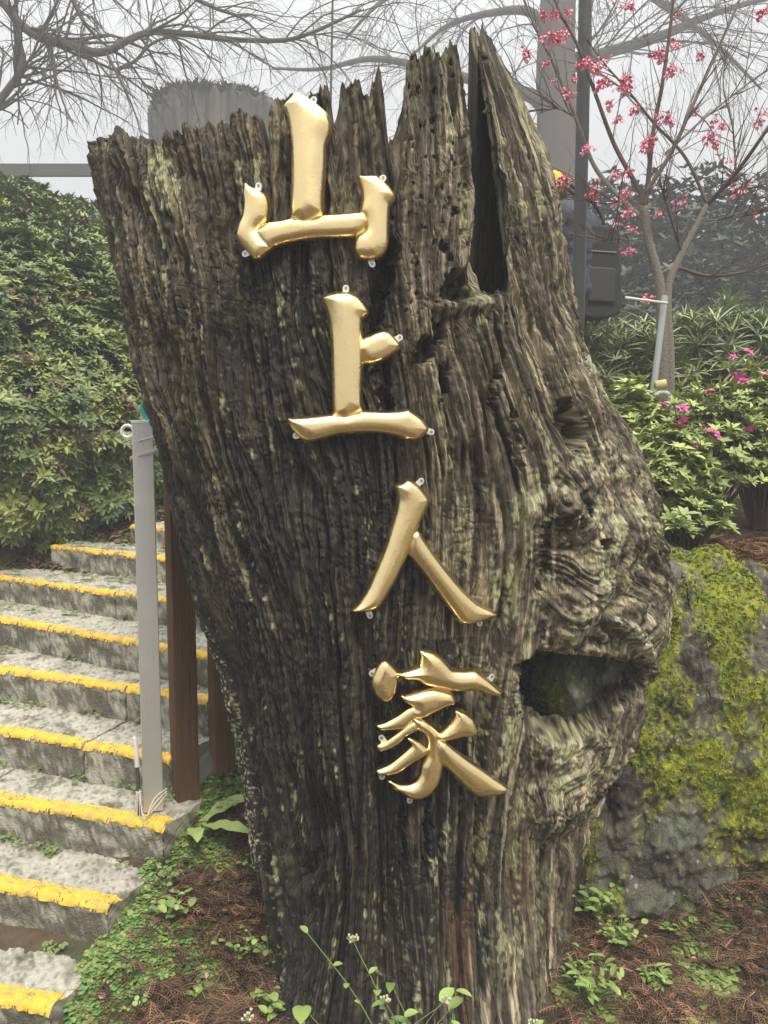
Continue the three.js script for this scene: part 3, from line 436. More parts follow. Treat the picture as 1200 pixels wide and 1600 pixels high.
      for (let k = 0; k < d.length; k++) if (d[k] > 0) { const t = Math.min(d[k], w); h[k] = w * 0.70 * Math.pow(1 - Math.pow(1 - t / w, 2.9), 0.62); }
      for (let it = 0; it < 6; it++) { const g = h.slice(); for (let j = 1; j < H; j++) for (let i = 1; i < W; i++) { const k = j * (W + 1) + i; if (d[k] > 1.2) g[k] = (h[k] * 4 + h[k - 1] + h[k + 1] + h[k - W - 1] + h[k + W + 1]) / 8; } h = g; }
      for (let k = 0; k < d.length; k++) { if (d[k] > dd[k]) dd[k] = d[k]; if (h[k] > hh[k]) hh[k] = h[k]; }
    }
    const m = new MB(), cache = new Map(), vert = (i, j) => { const k = j * (W + 1) + i; if (!cache.has(k)) { const p = onPlane(x0 + i * step, y0 + j * step).addScaledVector(nrm, 0.012 + hh[k] * mpp).sub(cen); cache.set(k, m.v(p.x, p.y, p.z)); } return cache.get(k); };
    const edgeC = new Map(), cross = (ia, ja, ib, jb) => { const ka = ja * (W + 1) + ia, kb = jb * (W + 1) + ib, key = ka < kb ? ka * 1e7 + kb : kb * 1e7 + ka; if (!edgeC.has(key)) { const t = clamp(dd[ka] / (dd[ka] - dd[kb]), 0.02, 0.98), p = onPlane(x0 + lerp(ia, ib, t) * step, y0 + lerp(ja, jb, t) * step).addScaledVector(nrm, 0.012).sub(cen), b = p.clone().addScaledVector(nrm, -0.014), f = m.v(p.x, p.y, p.z); edgeC.set(key, [f, m.v(b.x, b.y, b.z)]); } return edgeC.get(key); };
    for (let j = 0; j < H; j++) for (let i = 0; i < W; i++) for (const tri of [[[i, j], [i, j + 1], [i + 1, j]], [[i + 1, j], [i, j + 1], [i + 1, j + 1]]]) {
      const ins = tri.map(([a, b]) => dd[b * (W + 1) + a] > 0), n = ins.filter(Boolean).length; if (!n) continue;
      if (n === 3) { m.t(...tri.map(([a, b]) => vert(a, b))); continue; }
      const poly = [], ec = []; for (let q = 0; q < 3; q++) { const A = tri[q], B = tri[(q + 1) % 3]; if (ins[q]) poly.push(vert(...A)); if (ins[q] !== ins[(q + 1) % 3]) { const e = cross(...A, ...B); poly.push(e[0]); ec.push([e, ins[q]]); } }
      for (let q = 1; q + 1 < poly.length; q++) m.t(poly[0], poly[q], poly[q + 1]);
      const [ea, eb] = ec[0][1] ? [ec[0][0], ec[1][0]] : [ec[1][0], ec[0][0]]; m.t(ea[0], ea[1], eb[1]); m.t(ea[0], eb[1], eb[0]);
    }
    const g = thing('gold_character', sp.ch, 'sign character', cen, 0, 'gold characters on the stump');
    part('character_body', m.geo(), gold, g);
    for (const [lx, ly] of sp.lugs) {
      const p = onPlane(lx, ly).sub(cen), ctr = V((x0 + x1) / 2, (y0 + y1) / 2, 0); let bx = 0, by = 0, bd = 1e9; for (const s of strokes) for (const [x, y] of s) { const d = Math.hypot(x - lx, y - ly); if (d < bd) { bd = d; bx = x; by = y; } }
      const ang = Math.atan2(-(by - ly), bx - lx), L = (bd + 6) * mpp;
      const sh = new THREE.Shape(); sh.absarc(0, 0, 0.0085, Math.PI / 2, Math.PI * 1.5); sh.lineTo(L, -0.0085); sh.lineTo(L, 0.0085); const ho = new THREE.Path(); ho.absarc(0, 0, 0.0035, 0, 6.283, true); sh.holes.push(ho);
      const lg = new THREE.ExtrudeGeometry(sh, { depth: 0.003, bevelEnabled: false, curveSegments: 8 }); lg.rotateZ(ang); const Q = new THREE.Quaternion().setFromUnitVectors(V(0, 0, 1), nrm); lg.applyQuaternion(Q); lg.translate(p.x + nrm.x * 0.006, p.y + nrm.y * 0.006, p.z + nrm.z * 0.006);
      const lug = part('mounting_tab', lg, lugM, g); const sg = new THREE.CylinderGeometry(0.0042, 0.0042, 0.05, 8); sg.rotateX(Math.PI / 2); sg.applyQuaternion(Q); sg.translate(p.x - nrm.x * 0.014, p.y, p.z - nrm.z * 0.014); part('screw', sg, screwM, lug);
    }
  }
}
console.log('letters done');
// ------------------------------------------------------------------ people
const capsule = (x, y, z, a, b, ra, rb) => { const dx = b[0] - a[0], dy = b[1] - a[1], dz = b[2] - a[2], t = clamp(((x - a[0]) * dx + (y - a[1]) * dy + (z - a[2]) * dz) / (dx * dx + dy * dy + dz * dz || 1)); return Math.hypot(x - a[0] - t * dx, y - a[1] - t * dy, z - a[2] - t * dz) - lerp(ra, rb, t); };
const smin = (a, b, k) => { const h = clamp(0.5 + 0.5 * (b - a) / k); return lerp(b, a, h) - k * h * (1 - h); };
const ellipsoid = (x, y, z, c, r) => { const k = Math.hypot((x - c[0]) / r[0], (y - c[1]) / r[1], (z - c[2]) / r[2]); return (k - 1) * Math.min(...r); };
function makePerson(label, pos, turn, o) { // faces +z at turn 0; 1.68 m tall
  const root = thing('person', label, 'person', pos, turn, o.group);
  const J = { hipL: [0.09, 0.90, 0], hipR: [-0.09, 0.90, 0], kneeL: [0.10, 0.49, 0.03], kneeR: [-0.10, 0.49, 0.03], ankL: [0.105, 0.09, 0], ankR: [-0.105, 0.09, 0], shL: [0.175, 1.375, -0.01], shR: [-0.175, 1.375, -0.01], elL: [0.235, 1.10, -0.03], elR: [-0.235, 1.10, -0.03], wrL: [0.22, 0.87, 0.06], wrR: [-0.22, 0.87, 0.06], ...o.joints };
  const hx = o.head || [0, 0, 0];
  const hc = [hx[0], 1.565, 0.02 + hx[2]];
  const legs = (x, y, z, e) => { let d = 1e9; for (const s of ['L', 'R']) { d = smin(d, capsule(x, y, z, J['hip' + s], J['knee' + s], 0.085 + e, 0.055 + e), 0.03); d = Math.min(d, capsule(x, y, z, J['knee' + s], J['ank' + s], 0.055 + e, 0.040 + e)); } return d; };
  const torso = (x, y, z, e) => { let d = ellipsoid(x, y, z, [0, 0.95, -0.01], [0.165 + e, 0.15 + e, 0.12 + e]); d = smin(d, ellipsoid(x, y, z, [0, 1.24, -0.01], [0.165 + e, 0.21 + e, 0.115 + e]), 0.08); return smin(d, capsule(x, y, z, J.shL, J.shR, 0.06 + e, 0.06 + e), 0.06); };
  const arms = (x, y, z, e) => { let d = 1e9; for (const s of ['L', 'R']) { d = Math.min(d, capsule(x, y, z, J['sh' + s], J['el' + s], 0.052 + e, 0.042 + e)); d = smin(d, capsule(x, y, z, J['el' + s], J['wr' + s], 0.042 + e, 0.028 + e), 0.02); } return d; };
  const headF = (x, y, z) => { let d = ellipsoid(x, y, z, hc, [0.074, 0.108, 0.092]); d = smin(d, ellipsoid(x, y, z, [hc[0], hc[1] - 0.075, hc[2] + 0.03], [0.05, 0.045, 0.055]), 0.03); d = smin(d, capsule(x, y, z, [hc[0], hc[1] - 0.005, hc[2] + 0.09], [hc[0], hc[1] - 0.035, hc[2] + 0.108], 0.008, 0.014), 0.012); for (const s of [-1, 1]) { d = smin(d, ellipsoid(x, y, z, [hc[0] + s * 0.078, hc[1] - 0.01, hc[2] - 0.005], [0.010, 0.030, 0.020]), 0.008); d = Math.max(d, -ellipsoid(x, y, z, [hc[0] + s * 0.031, hc[1] + 0.008, hc[2] + 0.092], [0.016, 0.010, 0.012])); } d = smin(d, capsule(x, y, z, [hc[0] - 0.018, hc[1] - 0.068, hc[2] + 0.082], [hc[0] + 0.018, hc[1] - 0.068, hc[2] + 0.082], 0.006, 0.006), 0.008); return smin(d, capsule(x, y, z, [hc[0] * 0.6, 1.36, -0.01], [hc[0], hc[1] - 0.06, hc[2] - 0.02], 0.056, 0.05), 0.03); };
  const skin = mat(0.50, 0.31, 0.22, { roughness: 0.6 });
  const body = surfaceNets((x, y, z) => Math.min(smin(torso(x, y, z, 0), smin(legs(x, y, z, 0), arms(x, y, z, 0), 0.02), 0.03), smin(headF(x, y, z), torso(x, y, z, 0), 0.03)), [-0.45, 0.02, -0.35], [0.45, 1.45, 0.5], 0.016);
  const headG = surfaceNets(headF, [hc[0] - 0.12, 1.36, hc[2] - 0.13], [hc[0] + 0.12, 1.70, hc[2] + 0.15], 0.006);
  const hands = ['L', 'R'].map(s => { // palm, four fingers of unequal length, thumb from the side of the palm
    const w = V(...J['wr' + s]), e = V(...J['el' + s]), d = w.clone().sub(e).normalize(), side = V(s === 'L' ? -1 : 1, 0, 0), pn = V().crossVectors(d, side).normalize(), lat = V().crossVectors(pn, d).normalize(), bones = [], c = o.curl || 0.4;
    const pc = w.clone().addScaledVector(d, 0.085);
    for (let f = 0; f < 4; f++) { const len = [0.068, 0.078, 0.072, 0.056][f]; let p = pc.clone().addScaledVector(lat, (f - 1.5) * 0.0195), dir = d.clone(); for (let k = 0; k < 3; k++) { dir.addScaledVector(pn, c * (0.5 + k * 0.4)).normalize(); const nx = p.clone().addScaledVector(dir, len * [0.45, 0.3, 0.25][k]); bones.push([p.toArray(), nx.toArray(), 0.0095 - k * 0.001, 0.0085 - k * 0.001]); p = nx; } }
    { let p = w.clone().addScaledVector(d, 0.03).addScaledVector(lat, -0.028), dir = d.clone().addScaledVector(lat, -0.9).normalize(); for (let k = 0; k < 2; k++) { const nx = p.clone().addScaledVector(dir, 0.034); bones.push([p.toArray(), nx.toArray(), 0.0115, 0.0095]); p = nx; dir.addScaledVector(d, 0.5).addScaledVector(pn, 0.4).normalize(); } }
    const palm = [[-0.022], [0], [0.022]].map(([l]) => [w.clone().addScaledVector(lat, l * 0.6).toArray(), pc.clone().addScaledVector(lat, l * 1.3).toArray()]);
    return surfaceNets((x, y, z) => { let q = capsule(x, y, z, J['el' + s], J['wr' + s], 0.042, 0.028); for (const [a, b] of palm) q = smin(q, capsule(x, y, z, a, b, 0.017, 0.014), 0.012); let fg = 1e9; for (const [a, b, ra, rb] of bones) fg = Math.min(fg, capsule(x, y, z, a, b, ra, rb)); return smin(q, fg, 0.006); }, [w.x - 0.13, w.y - 0.2, w.z - 0.16], [w.x + 0.13, w.y + 0.2, w.z + 0.2], 0.006);
  });
  part('body', mergeGeometries([body, headG, ...hands]), skin, root);
  part('trousers', surfaceNets((x, y, z) => { const d = smin(legs(x, y, z, 0.018), ellipsoid(x, y, z, [0, 0.95, -0.01], [0.175, 0.14, 0.13]), 0.04); return Math.max(d + 0.004 * N3(x * 14, y * 14, z * 14), 0.07 - y); }, [-0.35, 0.03, -0.3], [0.35, 1.12, 0.3], 0.015), mat(...o.trousers, { roughness: 0.9 }), root);
  part('jacket', surfaceNets((x, y, z) => { let d = smin(torso(x, y, z, 0.045), arms(x, y, z, 0.028), 0.03); d = smin(d, capsule(x, y, z, [0, 1.40, -0.01], [hc[0] * 0.5, 1.46, 0], 0.085, 0.075), 0.04); d += 0.008 * N3(x * 11, y * 13, z * 11) + 0.004 * N3(x * 25, y * 25, z * 25); return Math.max(d, 0.78 - y, -(capsule(x, y, z, [hc[0] * 0.5, 1.44, 0], [hc[0] * 0.6, 1.60, 0.01], 0.06, 0.07))); }, [-0.5, 0.74, -0.4], [0.5, 1.58, 0.62], 0.014), mat(...o.jacket, { roughness: 0.75 }), root);
  for (const s of ['L', 'R']) { const a = J['ank' + s]; const sh = part('shoe', surfaceNets((x, y, z) => { let d = capsule(x, y, z, [a[0], a[1] - 0.045, a[2] - 0.03], [a[0] * 1.1, a[1] - 0.05, a[2] + 0.16], 0.048, 0.042); d = smin(d, capsule(x, y, z, a, [a[0], a[1] - 0.05, a[2]], 0.05, 0.05), 0.03); return Math.max(d, a[1] - 0.075 - y); }, [a[0] - 0.12, a[1] - 0.12, a[2] - 0.12], [a[0] + 0.12, a[1] + 0.08, a[2] + 0.24], 0.008), mat(...(o.shoes || [0.03, 0.032, 0.035])), root);
    part('sole', surfaceNets((x, y, z) => Math.max(capsule(x, y, z, [a[0], a[1] - 0.07, a[2] - 0.03], [a[0] * 1.1, a[1] - 0.07, a[2] + 0.165], 0.052, 0.047), y - (a[1] - 0.066), a[1] - 0.088 - y), [a[0] - 0.12, a[1] - 0.11, a[2] - 0.12], [a[0] + 0.12, a[1] - 0.04, a[2] + 0.25], 0.007), mat(0.45, 0.38, 0.28), sh); }
  if (o.hat) part('knitted_hat', surfaceNets((x, y, z) => { const rib = 0.003 * Math.sin(Math.atan2(x - hc[0], z - hc[2]) * 26); let d = ellipsoid(x, y, z, [hc[0], hc[1] + 0.035, hc[2] - 0.005], [0.092, 0.115, 0.108]) + rib; d = smin(d, Math.max(ellipsoid(x, y, z, [hc[0], hc[1] + 0.05, hc[2] - 0.005], [0.103, 0.15, 0.118]), Math.abs(y - hc[1] - 0.052) - 0.026) + rib, 0.01); return Math.max(d, hc[1] + 0.022 - y); }, [hc[0] - 0.15, hc[1], hc[2] - 0.15], [hc[0] + 0.15, hc[1] + 0.22, hc[2] + 0.15], 0.006), mat(...o.hat, { roughness: 0.95 }), root);
  part('hair', surfaceNets((x, y, z) => { let d = ellipsoid(x, y, z, [hc[0], hc[1] + 0.02, hc[2] - 0.014], [0.083, 0.107, 0.093]); d = smin(d, capsule(x, y, z, [hc[0], hc[1] - 0.02, hc[2] - 0.06], [hc[0], hc[1] - 0.09, hc[2] - 0.055], 0.055, 0.035), 0.03); return Math.max(d + 0.003 * N3(x * 50, y * 15, z * 50), -Math.max(-(z - hc[2] - 0.035) , y - hc[1] - 0.06, -1) > 0 ? 0.01 : d); }, [hc[0] - 0.12, hc[1] - 0.15, hc[2] - 0.14], [hc[0] + 0.12, hc[1] + 0.15, hc[2] + 0.12], 0.008), mat(0.015, 0.012, 0.010, { roughness: 0.6 }), root);
  for (const s of [-1, 1]) { const e = new THREE.SphereGeometry(0.0115, 10, 8); e.translate(hc[0] + s * 0.031, hc[1] + 0.008, hc[2] + 0.079); part('eye', e, mat(0.04, 0.03, 0.025, { roughness: 0.2 }), root); }
  return root;
}
{
  const z1 = -5.2, p1 = at(884, 640, z1);
  makePerson('person in yellow knitted hat and navy jacket behind the lamp post', V(p1.x, 1.72, z1), -2.3, { jacket: [0.035, 0.043, 0.062], trousers: [0.02, 0.021, 0.026], hat: [0.80, 0.48, 0.06], head: [0.07, 0, 0.09], joints: { elL: [0.24, 1.12, 0.06], wrL: [0.14, 1.10, 0.27], elR: [-0.25, 1.12, 0.02], wrR: [-0.17, 1.02, 0.24] } });
  // black bag hanging at the back
  const bag = thing('shoulder_bag', 'large black bag hanging on the back of the person in navy jacket', 'bag', at(931, 495, z1 + 0.02));
  const sh = new THREE.Shape(); sh.moveTo(-0.14, 0.01); sh.quadraticCurveTo(0, -0.02, 0.125, 0.03); sh.lineTo(0.135, 0.12); sh.lineTo(0.10, 0.53); sh.quadraticCurveTo(0, 0.57, -0.12, 0.54); sh.lineTo(-0.15, 0.12);
  const bg = new THREE.ExtrudeGeometry(sh, { depth: 0.10, bevelEnabled: true, bevelSize: 0.02, bevelThickness: 0.02, bevelSegments: 3, curveSegments: 8 }); bg.translate(0, 0, -0.05); bg.rotateY(0.25);
  part('bag_body', withUV(bg), mat(0.022, 0.022, 0.024, { roughness: 0.85, bumpMap: grainBump, bumpScale: 0.003 }), bag);
  const pk = new RoundedBoxGeometry(0.19, 0.22, 0.03, 3, 0.012); pk.rotateY(0.25); pk.translate(-0.01 + 0.019, 0.19, 0.075); part('pocket', withUV(pk), mat(0.03, 0.03, 0.033, { roughness: 0.7 }), bag);
  const zp = new RoundedBoxGeometry(0.2, 0.008, 0.01, 2, 0.003); zp.rotateY(0.25); zp.translate(0.012, 0.40, 0.073); part('zip', zp, mat(0.25, 0.25, 0.25, { metalness: 0.6, roughness: 0.4 }), bag);
  for (const s of [-1, 1]) { const t = new MB(); t.tube(spline([V(s * 0.06, 0.50, 0.02 * s), V(s * 0.05 - 0.06, 0.68, 0.02), V(-0.20, 0.82, 0.03 + s * 0.03)], 10), [0.012, 0.012], 6); part('strap', t.geo(), mat(0.02, 0.02, 0.022), bag); }
  const p2 = atY(322, 962, stepH[5]);
  makePerson('person in dark clothes on the stairs almost hidden behind the stump', V(p2.x + 0.20, stepH[5] + 0.0, p2.z - 0.05), -0.35, { jacket: [0.03, 0.034, 0.05], trousers: [0.02, 0.022, 0.03], shoes: [0.025, 0.027, 0.035], joints: { elR: [-0.27, 1.12, -0.03], wrR: [-0.20, 0.92, 0.12] } });
  // whoever stands behind the camera in a red jacket is mirrored in the gold
  const gy = groundY(0, 0.46);
  makePerson('person in red jacket facing the stump with raised hands', V(0, gy, 0.46), Math.PI, { jacket: [0.62, 0.035, 0.03], trousers: [0.02, 0.02, 0.025], curl: 0.5, joints: { elL: [0.22, 1.22, 0.16], wrL: [0.09, 1.46, 0.36], elR: [-0.22, 1.22, 0.16], wrR: [-0.09, 1.46, 0.36] } });
}
console.log('people done');
// ------------------------------------------------------------------ mossy boulder behind the root
{
  const c = V(1.13, 0.42, -3.04), g = new THREE.IcosahedronGeometry(1, 110), p = mergeVertices((g.deleteAttribute('normal'), g.deleteAttribute('uv'), g)), a = p.attributes.position, col = new Float32Array(a.count * 3), q = V(), tuft = [];
  for (let i = 0; i < a.count; i++) {
    q.fromBufferAttribute(a, i); const d = q.clone(); const pz = Math.pow(Math.abs(d.x) ** 3 + Math.abs(d.y) ** 3 + Math.abs(d.z) ** 3, -1 / 3); d.multiplyScalar(lerp(1, pz, 0.6));
    d.set(d.x * 0.66, d.y * 0.84, d.z * 0.52); d.x += 0.20 * (0.2 - d.y) * (d.x > 0 ? 0.6 : 0.15);
    const n = 0.09 * fbm(d.x * 2.2, d.y * 2.2, d.z * 2.2, 3) + 0.035 * fbm(d.x * 9, d.y * 8, d.z * 9, 3) + 0.012 * fbm(d.x * 30, d.y * 26, d.z * 30, 3); d.multiplyScalar(1 + n * 1.4);
    if (d.z > -0.1) d.z += 0.30 * Math.exp(-(((d.x + c.x - 0.60) / 0.13) ** 2 + ((d.y + c.y - 0.86) / 0.16) ** 2)) * sst(-0.1, 0.1, d.z);
    a.setXYZ(i, d.x, d.y, d.z); const w = d.clone().add(c), s = fbm(w.x * 7, w.y * 7, w.z * 7, 3), s2 = fbm(w.x * 38, w.y * 30, w.z * 38, 2);
    const s0 = fbm(w.x * 2.3, w.y * 2.6, w.z * 2.3 + 5, 2); let b = 0.085 + 0.06 * s0 + 0.05 * s + 0.055 * s2, cc = [b * (1.02 - 0.1 * s0), b * (0.98 + 0.1 * s0), b * 0.76];
    const mo = sst(-0.02, 0.28, fbm(w.x * 3.6 + 2, w.y * 1.7, w.z * 3.6, 4) + 0.4 * s2 + 0.36 * sst(0.95, 1.3, w.x) - 0.02); cc = [lerp(cc[0], 0.20 + 0.11 * s2 + 0.07 * s, mo), lerp(cc[1], 0.225 + 0.11 * s2 + 0.05 * s, mo), lerp(cc[2], 0.022, mo)];
    const wl = sst(0.6, 0.66, fbm(w.x * 34, w.y * 17, w.z * 30 + 4, 2)) * (1 - mo) * sst(-0.1, 0.3, s); cc = cc.map(v => lerp(v, 0.5, wl));
    col.set(cc.map(v => Math.max(0.015, v)), i * 3); if (mo > 0.75 && w.z > -3.3) tuft.push([w, d.clone().normalize()]);
  }
  p.setAttribute('color', new THREE.BufferAttribute(col, 3)); p.computeVertexNormals(); withUV(p);
  const root = thing('mossy_boulder', 'dark boulder with bright green moss right behind the stump', 'boulder', c);
  part('rock', p, vmat({ roughness: 0.95, bumpMap: grainBump, bumpScale: 0.008 }), root);
  const r = rngOf(31), tg = []; for (let k = 0; k < 7; k++) { const l = leafGeo(0.011, 0.0035, 0.3, 0.2, 2); l.rotateX(-0.5 - r()); l.rotateY(k * 0.9); tg.push(l); }
  const list = []; for (const [w, n] of tuft) { if (r() > 0.3) continue; const v = 0.7 + 0.6 * r(); list.push({ p: w.clone().sub(c), n, s: 0.7 + 0.8 * r(), spin: r() * 6, c: RGB(0.20 * v * v, 0.23 * v, 0.03) }); }
  instances('moss', mergeGeometries(tg), mat(1, 1, 1, { roughness: 1 }), list, root);
}

// ------------------------------------------------------------------ posts beside the stairs
const woodTex = noiseTex(256, (u, v) => { const g = 0.5 + 0.35 * tile(u, v * 0.12, 60) + 0.22 * tile(u, v * 0.2, 130, 4) + 0.2 * tile(u, v, 5, 8); return [0.46 * (0.45 + g), 0.345 * (0.42 + g), 0.24 * (0.38 + g)]; }, true);
const woodBump = noiseTex(256, (u, v) => { const g = 0.5 + 0.4 * tile(u, v * 0.12, 60) + 0.2 * tile(u, v * 0.2, 130, 4); return [g, g, g]; });
for (const t of [woodTex, woodBump]) t.repeat.set(3, 1);
const postWood = new THREE.MeshStandardMaterial({ map: woodTex, bumpMap: woodBump, bumpScale: 0.004, roughness: 0.8 });
{
  const root = thing('wooden_railing', 'dark brown wooden railing posts standing between the metal post and the stump', 'railing', atY(290, 1244, 0.32));
  const o = root.position, B = atY(347, 1192, 0.44);
  const post = (b, h, w, dy) => { const g = new RoundedBoxGeometry(w, h, w, 3, 0.008); g.rotateY(0.55); g.translate(b.x - o.x, b.y - o.y + h / 2 - dy, b.z - o.z); return part('post', withUV(g), postWood, root); };
  post(o, 1.42, 0.088, 0.03); post(B, 1.42, 0.078, 0.03);
  const d = B.clone().sub(o), L = d.length(), bar = (h, t, w) => { const g = new RoundedBoxGeometry(w, t, L - 0.07, 2, 0.006); g.lookAt(d); g.translate(d.x / 2, d.y / 2 + h, d.z / 2); return g; };
  part('bottom_rail', withUV(bar(0.05, 0.07, 0.04)), mat(0.20, 0.19, 0.165, { roughness: 0.9, bumpMap: grainBump, bumpScale: 0.004 }), root);
  part('top_rail', withUV(bar(1.2, 0.09, 0.05)), postWood, root);
}
{
  const b = atY(240, 1262, 0.325), root = thing('metal_post', 'pale brushed metal square post with a ring at its top beside the stairs', 'post', b), H = 1.43;
  const alu = new THREE.MeshStandardMaterial({ color: RGB(0.74, 0.73, 0.70), metalness: 0.75, roughness: 0.38, bumpMap: woodBump, bumpScale: 0.0006 });
  const g = new RoundedBoxGeometry(0.072, H, 0.072, 3, 0.004); g.rotateY(0.30); g.translate(0, H / 2, 0); part('shaft', withUV(g), alu, root);
  const cap = new RoundedBoxGeometry(0.076, 0.012, 0.076, 2, 0.003); cap.rotateY(0.30); cap.translate(0, H + 0.004, 0); part('cap', cap, mat(0.8, 0.8, 0.78, { roughness: 0.5 }), root);
  const ring = new THREE.TorusGeometry(0.021, 0.006, 8, 22); ring.translate(-0.052, H - 0.028, 0.005); part('ring', ring, mat(0.85, 0.85, 0.83, { roughness: 0.4, metalness: 0.3 }), root);
  const wM = mat(0.6, 0.58, 0.54, { metalness: 0.4, roughness: 0.5 });
  const w = thing('tie_wire', 'thin wire wrapped round the top of the metal post', 'wire', b.clone().add(V(0, H, 0)));
  for (const dy of [-0.052, -0.098, -0.104]) { const m = new MB(), pts = []; for (let k = 0; k <= 30; k++) { const a = k / 30 * 6.283; pts.push(V(0.035 + 0.085 * Math.cos(a), dy + 0.024 * Math.cos(a), -0.015 + 0.062 * Math.sin(a))); } m.tube(pts, [0.0026, 0.0026], 5); part('wire_loop', m.geo(), wM, w); }
  const tl = thing('teal_tag', 'small teal plastic tag stuck on top of the metal post', 'tag', b.clone().add(V(0.012, H + 0.01, 0)));
  const sh = new THREE.Shape(); sh.moveTo(0.018, 0); sh.quadraticCurveTo(0.022, 0.03, -0.012, 0.062); sh.quadraticCurveTo(-0.026, 0.03, 0.004, 0); part('tag_blade', new THREE.ExtrudeGeometry(sh, { depth: 0.004, bevelEnabled: true, bevelSize: 0.002, bevelThickness: 0.002, bevelSegments: 2 }), mat(0.02, 0.42, 0.40, { roughness: 0.4 }), tl);
  // thin rod with strings in front of the step
  const rb = atY(221, 1338, 0.165), rt = rb.clone().add(V(-0.01, 0.42, -0.01)), rod = thing('thin_rod', 'thin dark rod with white taped top leaning by the metal post', 'rod', rb), m = new MB(); m.tube(spline([V(0, 0, 0), V(-0.004, 0.2, -0.004), rt.clone().sub(rb)], 8), [0.0075, 0.0065], 7); part('shaft', m.geo(), mat(0.06, 0.055, 0.05), rod);
  const tp = new MB(); tp.tube([V(-0.008, 0.34, -0.008), V(-0.009, 0.4, -0.009), V(-0.014, 0.445, -0.01), V(-0.02, 0.45, -0.01)], [0.0095, 0.006], 7); part('taped_top', tp.geo(), mat(0.68, 0.68, 0.66), rod);
  const sM = mat(0.62, 0.60, 0.54), st = thing('tied_string', 'frayed white string tied between the thin rod and the metal post', 'string', rb), r = rngOf(5), bp = b.clone().sub(rb);
  for (let k = 0; k < 3; k++) { const s = new MB(); s.tube(spline([V(0.004, 0.22 + 0.02 * k, 0.008), V(0.03, 0.18 - 0.01 * k, 0.05), V(bp.x + 0.02, bp.y + 0.02 + 0.02 * k, bp.z + 0.05), V(bp.x + 0.055, bp.y + 0.06 + 0.01 * k, bp.z + 0.01)], 14), [0.002, 0.002], 4); part('strand', s.geo(), sM, st); }
  for (let k = 0; k < 4; k++) { const s = new MB(), x = -0.016 + 0.010 * k; s.tube(spline([V(x * 0.4, 0.25, 0.009), V(x, 0.17, 0.016), V(x * 1.4 - 0.01 * r(), 0.05 + 0.05 * r(), 0.012), V(x * 2 - 0.02 * (k === 0 ? 1 : 0), 0.02 * k - 0.01, 0.012)], 12), [0.0018, 0.0014], 4); part('strand', s.geo(), sM, st); }
  for (let k = 0; k < 5; k++) { const s = new MB(), pts = []; for (let i = 0; i <= 16; i++) { const a = i / 16 * 6.283; pts.push(V(0.0105 * Math.cos(a) - 0.003, 0.215 + 0.008 * k + 0.003 * Math.sin(a), 0.0105 * Math.sin(a) - 0.003)); } s.tube(pts, [0.0018, 0.0018], 4); part('winding', s.geo(), sM, st); }
}

